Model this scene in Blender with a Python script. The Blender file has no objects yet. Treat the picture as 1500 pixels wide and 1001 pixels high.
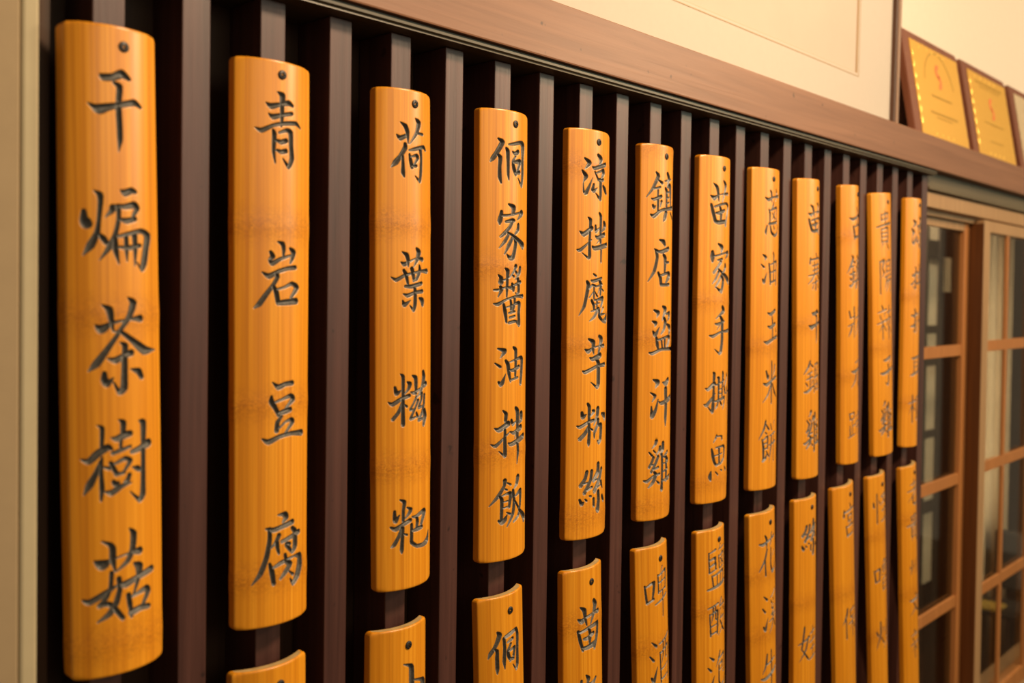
import bpy, bmesh, math, random
import numpy as np
from mathutils import Matrix, Vector
random.seed(7)
S = bpy.context.scene
COL = S.collection

# ---------------------------------------------------------------- camera
cam_data = bpy.data.cameras.new('camera')
cam = bpy.data.objects.new('camera', cam_data)
COL.objects.link(cam)
CAM2W = [[0.6873763, 0.0049802, -0.7262844], [-0.7261765, 0.0232644, -0.6871146], [0.0134746, 0.9997169, 0.0196079]]          # columns: camera x, y, z axes in world space
m = Matrix([r + [0] for r in CAM2W] + [[0, 0, 0, 1]])
m.translation = Vector((0, -0.769, 1.5))
cam.matrix_world = m
cam_data.sensor_fit = 'HORIZONTAL'
cam_data.sensor_width = 36.0
cam_data.lens = 36.0 * 1400 / 1500
cam_data.shift_x = 0.0
cam_data.shift_y = -(500.5 - 460.6) / 1500
cam_data.clip_start = 0.02
cam_data.dof.use_dof = True
cam_data.dof.focus_distance = 1.14
cam_data.dof.aperture_fstop = 3.9
cam_data.dof.aperture_blades = 9
S.camera = cam

# ---------------------------------------------------------------- light
world = bpy.data.worlds.new('world'); S.world = world
world.use_nodes = True
bg = world.node_tree.nodes['Background']
bg.inputs[0].default_value = (1.0, 0.72, 0.45, 1)
bg.inputs[1].default_value = 0.16

def area_light(name, loc, target, size, power, color, spread=180):
    d = bpy.data.lights.new(name, 'AREA')
    d.shape = 'DISK'; d.size = size; d.energy = power; d.color = color
    d.spread = math.radians(spread)
    o = bpy.data.objects.new(name, d); COL.objects.link(o)
    o.location = loc
    o.rotation_euler = (Vector(target) - Vector(loc)).to_track_quat('-Z', 'Y').to_euler()
    return o

area_light('ceiling_lamp_light', (1.25, -1.15, 2.75), (1.0, 0, 1.5), 0.30, 46, (1.0, 0.73, 0.46))
area_light('dining_room_lamp_light', (3.4, -1.9, 2.7), (2.9, 0, 1.6), 0.4, 42, (1.0, 0.74, 0.47))
def rect_light(name, loc, target, sx, sy, power, color):
    o = area_light(name, loc, target, 1, power, color)
    o.data.shape = 'RECTANGLE'; o.data.size = sx; o.data.size_y = sy
    return o
rect_light('street_window_daylight', (3.2, -3.1, 2.25), (3.2, 0, 1.9), 7.5, 0.95, 40, (0.92, 0.98, 0.80))
area_light('teal_sheen_light', (4.0, -2.5, 2.18), (1.2, 0, 1.6), 0.25, 3.0, (0.10, 1.0, 0.72))  # added for a teal sheen on the slats; its source is unseen
area_light('back_room_fill_light', (2.75, 0.255, 1.98), (3.6, 0.36, 1.1), 0.08, 9.0, (1.0, 0.80, 0.55))  # added fill that brightens the room behind the glass, no lamp there
rect_light('curtain_fill_light', (3.62, 0.13, 1.10), (3.80, 0.37, 1.10), 0.05, 1.3, 2.2, (1.0, 0.80, 0.55))  # added tall fill that brightens the pale curtain, no lamp there

S.view_settings.view_transform = 'Standard'
S.view_settings.look = 'None'
S.view_settings.gamma = 1.0
S.view_settings.use_curve_mapping = False
S.view_settings.exposure = 0.0

# ---------------------------------------------------------------- helpers
def link(name, me, mat=None, parent=None, **props):
    o = bpy.data.objects.new(name, me); COL.objects.link(o)
    if mat is not None and me is not None and not me.materials:
        me.materials.append(mat)
    if parent is not None: o.parent = parent
    for k, v in props.items(): o[k] = v
    return o

def empty(name, loc, label, category, group=None, rot=(0, 0, 0)):
    o = bpy.data.objects.new(name, None); COL.objects.link(o)
    o.empty_display_size = 0.05
    o.location = loc; o.rotation_euler = rot
    o['label'] = label; o['category'] = category
    if group: o['group'] = group
    return o

def mesh_from(name, verts, faces, smooth=False):
    me = bpy.data.meshes.new(name); me.from_pydata(verts, [], faces); me.update()
    if smooth:
        me.polygons.foreach_set('use_smooth', [True] * len(me.polygons))
    return me

def box_mesh(name, a, b, bevel=0.0, seg=2):
    bm = bmesh.new()
    bmesh.ops.create_cube(bm, size=1)
    for v in bm.verts:
        v.co = Vector([(a[i] + b[i]) / 2 + v.co[i] * (b[i] - a[i]) for i in range(3)])
    if bevel > 0:
        bmesh.ops.bevel(bm, geom=bm.edges[:], offset=bevel, segments=seg, affect='EDGES', profile=0.5)
    me = bpy.data.meshes.new(name); bm.to_mesh(me); bm.free()
    return me

def box(name, a, b, mat, parent=None, bevel=0.0, seg=2, **props):
    return link(name, box_mesh(name, a, b, bevel, seg), mat, parent, **props)

def profile_x(name, pts, x0, x1, mat, parent=None, **props):
    """extrude a (y,z) profile along x"""
    n = len(pts)
    v = [(x0, p[0], p[1]) for p in pts] + [(x1, p[0], p[1]) for p in pts]
    fc = [(i, (i + 1) % n, n + (i + 1) % n, n + i) for i in range(n)]
    fc += [tuple(range(n - 1, -1, -1)), tuple(range(n, 2 * n))]
    me = mesh_from(name, v, fc)
    bm = bmesh.new(); bm.from_mesh(me); bmesh.ops.recalc_face_normals(bm, faces=bm.faces[:]); bm.to_mesh(me); bm.free()
    return link(name, me, mat, parent, **props)

# ---------------------------------------------------------------- materials
class NT:
    def __init__(self, name):
        self.m = bpy.data.materials.new(name); self.m.use_nodes = True
        self.t = self.m.node_tree; self.n = self.t.nodes; self.l = self.t.links
        self.b = self.n['Principled BSDF']
    def node(self, typ, **kw):
        nd = self.n.new(typ)
        for k, v in kw.items(): setattr(nd, k, v)
        return nd
    def set(self, nd, **kw):
        for k, v in kw.items(): nd.inputs[k.replace('_', ' ')].default_value = v
        return nd
    def link(self, a, b): self.l.new(a, b)
    def coords(self, scale, kind='Object', offset_random=True):
        tc = self.node('ShaderNodeTexCoord')
        out = tc.outputs[kind]
        if offset_random:
            oi = self.node('ShaderNodeObjectInfo')
            cx = self.node('ShaderNodeCombineXYZ')
            mul = self.node('ShaderNodeMath', operation='MULTIPLY'); mul.inputs[1].default_value = 37.0
            self.link(oi.outputs['Random'], mul.inputs[0])
            for i in range(3): self.link(mul.outputs[0], cx.inputs[i])
            add = self.node('ShaderNodeVectorMath', operation='ADD')
            self.link(out, add.inputs[0]); self.link(cx.outputs[0], add.inputs[1]); out = add.outputs[0]
        mp = self.node('ShaderNodeMapping'); mp.inputs['Scale'].default_value = scale
        self.link(out, mp.inputs[0])
        return mp.outputs[0]
    def noise(self, vec, scale=1.0, detail=4, rough=0.55, dist=0.0):
        nz = self.node('ShaderNodeTexNoise')
        nz.inputs['Scale'].default_value = scale; nz.inputs['Detail'].default_value = detail
        nz.inputs['Roughness'].default_value = rough; nz.inputs['Distortion'].default_value = dist
        self.link(vec, nz.inputs['Vector']); return nz.outputs['Fac']
    def ramp(self, fac, stops):
        r = self.node('ShaderNodeValToRGB')
        while len(r.color_ramp.elements) < len(stops): r.color_ramp.elements.new(0.5)
        for e, (p, c) in zip(r.color_ramp.elements, stops):
            e.position = p; e.color = (*c, 1) if len(c) == 3 else c
        self.link(fac, r.inputs[0]); return r.outputs['Color']
    def mix(self, fac, a, b, blend='MIX'):
        x = self.node('ShaderNodeMix', data_type='RGBA', blend_type=blend)
        for s, v in ((0, fac), (6, a), (7, b)):
            if hasattr(v, 'links'): self.link(v, x.inputs[s])
            else: x.inputs[s].default_value = v if s == 0 else (*v, 1)
        return x.outputs[2]
    def bump(self, h, strength, dist):
        b = self.node('ShaderNodeBump'); b.inputs['Strength'].default_value = strength
        b.inputs['Distance'].default_value = dist
        self.link(h, b.inputs['Height']); return b.outputs[0]
    def math(self, op, a, b=None, clamp=False):
        x = self.node('ShaderNodeMath', operation=op); x.use_clamp = clamp
        for i, v in enumerate((a, b)):
            if v is None: continue
            if hasattr(v, 'links'): self.link(v, x.inputs[i])
            else: x.inputs[i].default_value = v
        return x.outputs[0]

def wood(name, dark, light, rough=0.4, axis='z', bump=0.15, spec=0.5, pits=0.0, freq=1.0):
    t = NT(name)
    long, cross = 3.0 * freq, 90.0 * freq
    sc = {'z': (cross, cross, long), 'x': (long, cross, cross)}[axis]
    vec = t.coords(sc)
    f1 = t.noise(vec, 1.0, 6, 0.6, 0.3)
    vec2 = t.coords({'z': (9, 9, 1.6), 'x': (1.6, 9, 9)}[axis])
    f2 = t.noise(vec2, 1.0, 3, 0.5)
    c1 = t.ramp(f1, [(0.30, dark), (0.70, light)])
    c2 = t.mix(t.math('MULTIPLY', f2, 0.45), c1, [0.75 * v for v in dark])
    if pits > 0:
        v3 = t.coords((60, 60, 60))
        f3 = t.noise(v3, 1.0, 2, 0.5)
        k = t.ramp(f3, [(0.70, (0, 0, 0)), (0.76, (1, 1, 1))])
        c2 = t.mix(t.math('MULTIPLY', k, pits), c2, [0.25 * v for v in dark])
    t.link(c2, t.b.inputs['Base Color'])
    t.b.inputs['Roughness'].default_value = rough
    t.b.inputs['Specular IOR Level'].default_value = spec
    t.link(t.bump(f1, bump, 0.002), t.b.inputs['Normal'])
    return t.m

def plain(name, col, rough=0.6, var=0.08, scale=30, metal=0.0, bump=0.0, spec=0.5):
    t = NT(name)
    vec = t.coords((scale,) * 3)
    f = t.noise(vec, 1.0, 4, 0.6)
    c = t.ramp(f, [(0.3, [v * (1 - var) for v in col]), (0.7, [min(1, v * (1 + var)) for v in col])])
    t.link(c, t.b.inputs['Base Color'])
    t.b.inputs['Roughness'].default_value = rough
    t.b.inputs['Metallic'].default_value = metal
    t.b.inputs['Specular IOR Level'].default_value = spec
    if bump: t.link(t.bump(f, bump, 0.002), t.b.inputs['Normal'])
    return t.m

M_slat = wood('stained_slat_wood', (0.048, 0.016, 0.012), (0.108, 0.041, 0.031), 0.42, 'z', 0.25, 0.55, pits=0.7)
M_rail = wood('stained_rail_wood', (0.19, 0.082, 0.040), (0.28, 0.128, 0.066), 0.42, 'x', 0.2, 0.4, pits=0.8)
M_mould = wood('stained_moulding_wood', (0.050, 0.036, 0.017), (0.100, 0.075, 0.036), 0.42, 'x', 0.2, 0.5)
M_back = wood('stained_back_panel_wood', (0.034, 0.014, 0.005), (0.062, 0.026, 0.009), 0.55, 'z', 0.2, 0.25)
M_head = wood('olive_lintel_wood', (0.095, 0.070, 0.036), (0.145, 0.108, 0.058), 0.5, 'x', 0.15, 0.4)
M_tan = wood('tan_window_wood', (0.34, 0.19, 0.085), (0.46, 0.27, 0.125), 0.45, 'z', 0.15, 0.4)
M_brown = wood('orange_brown_sash_wood', (0.36, 0.135, 0.035), (0.50, 0.200, 0.058), 0.42, 'z', 0.15, 0.4)
M_stileshade = wood('shaded_stile_side_brown', (0.085, 0.026, 0.005), (0.15, 0.048, 0.009), 0.5, 'z', 0.15, 0.3)  # deep brown holds the shade on the stile's side face
M_wall = plain('cream_wall_paint', (0.69, 0.575, 0.455), 0.85, 0.02, 60, bump=0.05)
M_jamb = plain('cream_jamb_paint', (0.45, 0.37, 0.225), 0.7, 0.03, 40)
M_jamb2 = plain('tan_wall_paint', (0.33, 0.235, 0.130), 0.8, 0.04, 40)
M_mat = plain('cream_picture_mat', (0.49, 0.420, 0.350), 0.9, 0.015, 80)
M_paper = plain('peach_picture_paper', (0.495, 0.395, 0.315), 0.9, 0.02, 14)
M_line = plain('ochre_picture_border', (0.40, 0.27, 0.15), 0.8, 0.02, 60)
M_frame = wood('dark_picture_frame_wood', (0.06, 0.025, 0.013), (0.13, 0.055, 0.028), 0.4, 'z', 0.1, 0.5)
M_frame2 = wood('light_picture_frame_wood', (0.26, 0.15, 0.09), (0.36, 0.21, 0.13), 0.4, 'z', 0.1, 0.5)
M_plaque = wood('reddish_plaque_wood', (0.16, 0.050, 0.024), (0.25, 0.085, 0.042), 0.4, 'z', 0.1, 0.5)
M_screw = plain('black_screw_steel', (0.040, 0.035, 0.032), 0.45, 0.3, 900, metal=0.5)
M_floor = wood('brown_floor_boards', (0.07, 0.03, 0.014), (0.12, 0.055, 0.025), 0.4, 'x', 0.1, 0.4)
M_far = plain('dark_brown_room_wall', (0.075, 0.038, 0.018), 0.7, 0.25, 5)
M_screenwood = plain('dark_divider_wood', (0.035, 0.022, 0.012), 0.5, 0.2, 20)
M_pale = plain('pale_divider_paper', (0.66, 0.55, 0.38), 0.8, 0.05, 20)
M_curt = plain('pale_curtain_cloth', (0.72, 0.58, 0.37), 0.9, 0.06, 20)
M_dark = plain('black_chair_vinyl', (0.02, 0.017, 0.014), 0.5, 0.1, 30)
M_yel = plain('yellow_seat_cloth', (0.50, 0.32, 0.05), 0.7, 0.1, 30)
M_red = plain('red_emblem_print', (0.66, 0.16, 0.03), 0.6, 0.05, 60)
M_etch = plain('etched_gold_line', (0.42, 0.24, 0.03), 0.5, 0.1, 90, metal=0.3)
M_silver = plain('brushed_pale_plate', (0.62, 0.48, 0.30), 0.45, 0.1, 60, metal=0.4)

def gold():
    t = NT('gold_plate')
    f = t.noise(t.coords((260, 260, 260)), 1.0, 5, 0.7)
    c = t.ramp(f, [(0.3, (0.57, 0.300, 0.042)), (0.7, (0.72, 0.405, 0.066))])
    t.link(c, t.b.inputs['Base Color'])
    t.b.inputs['Metallic'].default_value = 0.35
    t.b.inputs['Roughness'].default_value = 0.45
    return t.m
M_gold = gold()
M_goldrim = plain('bright_gold_ornament', (0.95, 0.60, 0.12), 0.3, 0.1, 200, metal=0.5)

def glass():
    t = NT('window_glass')
    g = t.node('ShaderNodeBsdfGlossy'); g.inputs['Roughness'].default_value = 0.03
    tr = t.node('ShaderNodeBsdfTransparent'); tr.inputs[0].default_value = (0.93, 0.94, 0.92, 1)
    fr = t.node('ShaderNodeFresnel'); fr.inputs['IOR'].default_value = 1.45
    mx = t.node('ShaderNodeMixShader')
    t.link(t.math('MULTIPLY', fr.outputs[0], 0.4), mx.inputs[0]); t.link(tr.outputs[0], mx.inputs[1]); t.link(g.outputs[0], mx.inputs[2])
    t.link(mx.outputs[0], t.n['Material Output'].inputs['Surface'])
    return t.m
M_glass = glass()

def bamboo():
    t = NT('varnished_bamboo')
    # fine vertical fibres
    fib = t.noise(t.coords((900, 60, 7)), 1.0, 3, 0.6)
    fib2 = t.noise(t.coords((380, 20, 2.5)), 1.0, 4, 0.6)
    big = t.noise(t.coords((30, 10, 5)), 1.0, 3, 0.5)
    base = t.ramp(fib2, [(0.32, (0.54, 0.175, 0.003)), (0.5, (0.71, 0.262, 0.006)), (0.68, (0.86, 0.365, 0.020))])
    c = t.mix(t.math('MULTIPLY', t.ramp(fib, [(0.35, (0, 0, 0)), (0.75, (1, 1, 1))]), 0.30), base, (0.50, 0.155, 0.003))
    c = t.mix(t.math('MULTIPLY', big, 0.30), c, (0.88, 0.37, 0.03))
    # mottled growth-node bands at the heights stored on each object
    tc = t.node('ShaderNodeTexCoord'); sep = t.node('ShaderNodeSeparateXYZ'); t.link(tc.outputs['Object'], sep.inputs[0])
    wob = t.noise(t.coords((120, 20, 40)), 1.0, 3, 0.6)
    zz = t.math('ADD', sep.outputs['Z'], t.math('MULTIPLY', t.math('SUBTRACT', wob, 0.5), 0.022))
    mott = t.noise(t.coords((300, 60, 420)), 1.0, 4, 0.7, 1.2)
    mott = t.ramp(mott, [(0.42, (0, 0, 0)), (0.60, (1, 1, 1))])
    tot = None
    for nm in ('node_a', 'node_b', 'node_c'):
        at = t.node('ShaderNodeAttribute', attribute_type='OBJECT'); at.attribute_name = nm
        d = t.math('ABSOLUTE', t.math('ADD', zz, at.outputs['Fac']))
        band = t.math('SUBTRACT', 1.0, t.math('DIVIDE', d, 0.022), clamp=True)
        tot = band if tot is None else t.math('ADD', tot, band, clamp=True)
    k = t.math('MULTIPLY', tot, t.math('ADD', t.math('MULTIPLY', mott, 0.66), 0.05), clamp=True)
    c = t.mix(k, c, (0.40, 0.120, 0.008))
    # painted carving
    at = t.node('ShaderNodeAttribute', attribute_type='GEOMETRY'); at.attribute_name = 'carve'
    ink = t.math('DIVIDE', t.math('SUBTRACT', at.outputs['Fac'], -0.02), 0.14, clamp=True)
    pn = t.noise(t.coords((500, 500, 500)), 1.0, 3, 0.6)
    paint = t.ramp(pn, [(0.3, (0.050, 0.043, 0.036)), (0.7, (0.125, 0.112, 0.094))])
    c = t.mix(ink, c, paint)
    t.link(c, t.b.inputs['Base Color'])
    t.link(t.math('ADD', t.math('MULTIPLY', ink, 0.12), 0.33), t.b.inputs['Roughness'])
    t.b.inputs['Specular IOR Level'].default_value = 0.62
    t.b.inputs['Coat Weight'].default_value = 0.0
    t.link(t.bump(fib2, 0.10, 0.0006), t.b.inputs['Normal'])
    return t.m
M_bamboo = bamboo()
M_bambooend = wood('cut_bamboo_end', (0.42, 0.27, 0.10), (0.62, 0.43, 0.19), 0.7, 'z', 0.2, 0.2)

# ---------------------------------------------------------------- room shell
box('floor', (-1.5, -3.2, -0.1), (6.2, 1.3, 0.0), M_floor, kind='structure')
WALL_Y = 0.050
box('wall_back', (0.05, WALL_Y, 1.8492), (5.4, WALL_Y + 0.16, 2.95), M_wall, kind='structure')
box('wall_low', (0.295, 0.0, 0.0), (2.11, WALL_Y + 0.16, 0.545), M_jamb2, kind='structure')
box('wall_left', (-1.5, -0.004, 0.0), (0.2685, 0.21, 2.95), M_jamb2, kind='structure', bevel=0.002)
box('trim_1', (0.2690, -0.004, 0.0), (0.2822, 0.049, 2.95), M_jamb, kind='structure', bevel=0.0025)

# ---------------------------------------------------------------- wall rail with moulding
profile_x('trim_2', [(-0.0225, 1.7815), (-0.022, 1.7800), (WALL_Y - 0.001, 1.7800), (WALL_Y - 0.001, 1.849), (-0.020, 1.849), (-0.0225, 1.847)],
          0.2830, 5.4, M_rail, kind='structure')
profile_x('trim_3', [(-0.0155, 1.7795), (-0.0155, 1.7770), (-0.0190, 1.7762), (-0.0190, 1.7735), (-0.0160, 1.7722), (-0.0165, 1.7700), (-0.004, 1.7690), (0.0542, 1.7690), (0.0542, 1.7795)],
          0.2830, 2.108, M_mould, kind='structure')

# ---------------------------------------------------------------- slatted screen
PITCH = 0.0761
scr = empty('slatted_screen', (1.2, 0.03, 0.545), 'dark brown vertical slat screen under the thick rail, holding all the bamboo signs', 'screen')
inv = scr.matrix_world.inverted()
def sbox(name, a, b, mat, bevel=0.0, **p):
    off = (1.2, 0.03, 0.545)
    return box(name, [a[i] - off[i] for i in range(3)], [b[i] - off[i] for i in range(3)], mat, scr, bevel, **p)
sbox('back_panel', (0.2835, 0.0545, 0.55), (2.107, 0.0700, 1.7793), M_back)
sbox('side_post', (0.2835, 0.010, 0.55), (0.2950, 0.0540, 1.7685), M_back, 0.001)
sbox('side_post', (2.0780, 0.000, 0.55), (2.1080, 0.0540, 1.7685), M_slat, 0.001)
sbox('bottom_rail', (0.2965, -0.002, 0.55), (2.0775, 0.0540, 0.60), M_slat, 0.001)
slat_me = None
slats = []
for k in range(23):
    u = 0.3235 + 0.07605 * k
    rnd = random.Random(k)
    w = 0.0262 + rnd.uniform(-0.0006, 0.0006)
    if slat_me is None:
        slat_me = box_mesh('slat', (0, 0, 0), (0.0265, 0.0535, 1.1675), 0.0011, 2)
    o = link('slat', slat_me, M_slat, scr)
    o.location = (u - 1.2, 0.0 - 0.03 + rnd.uniform(0, 0.0006), 0.601 - 0.545)

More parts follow.
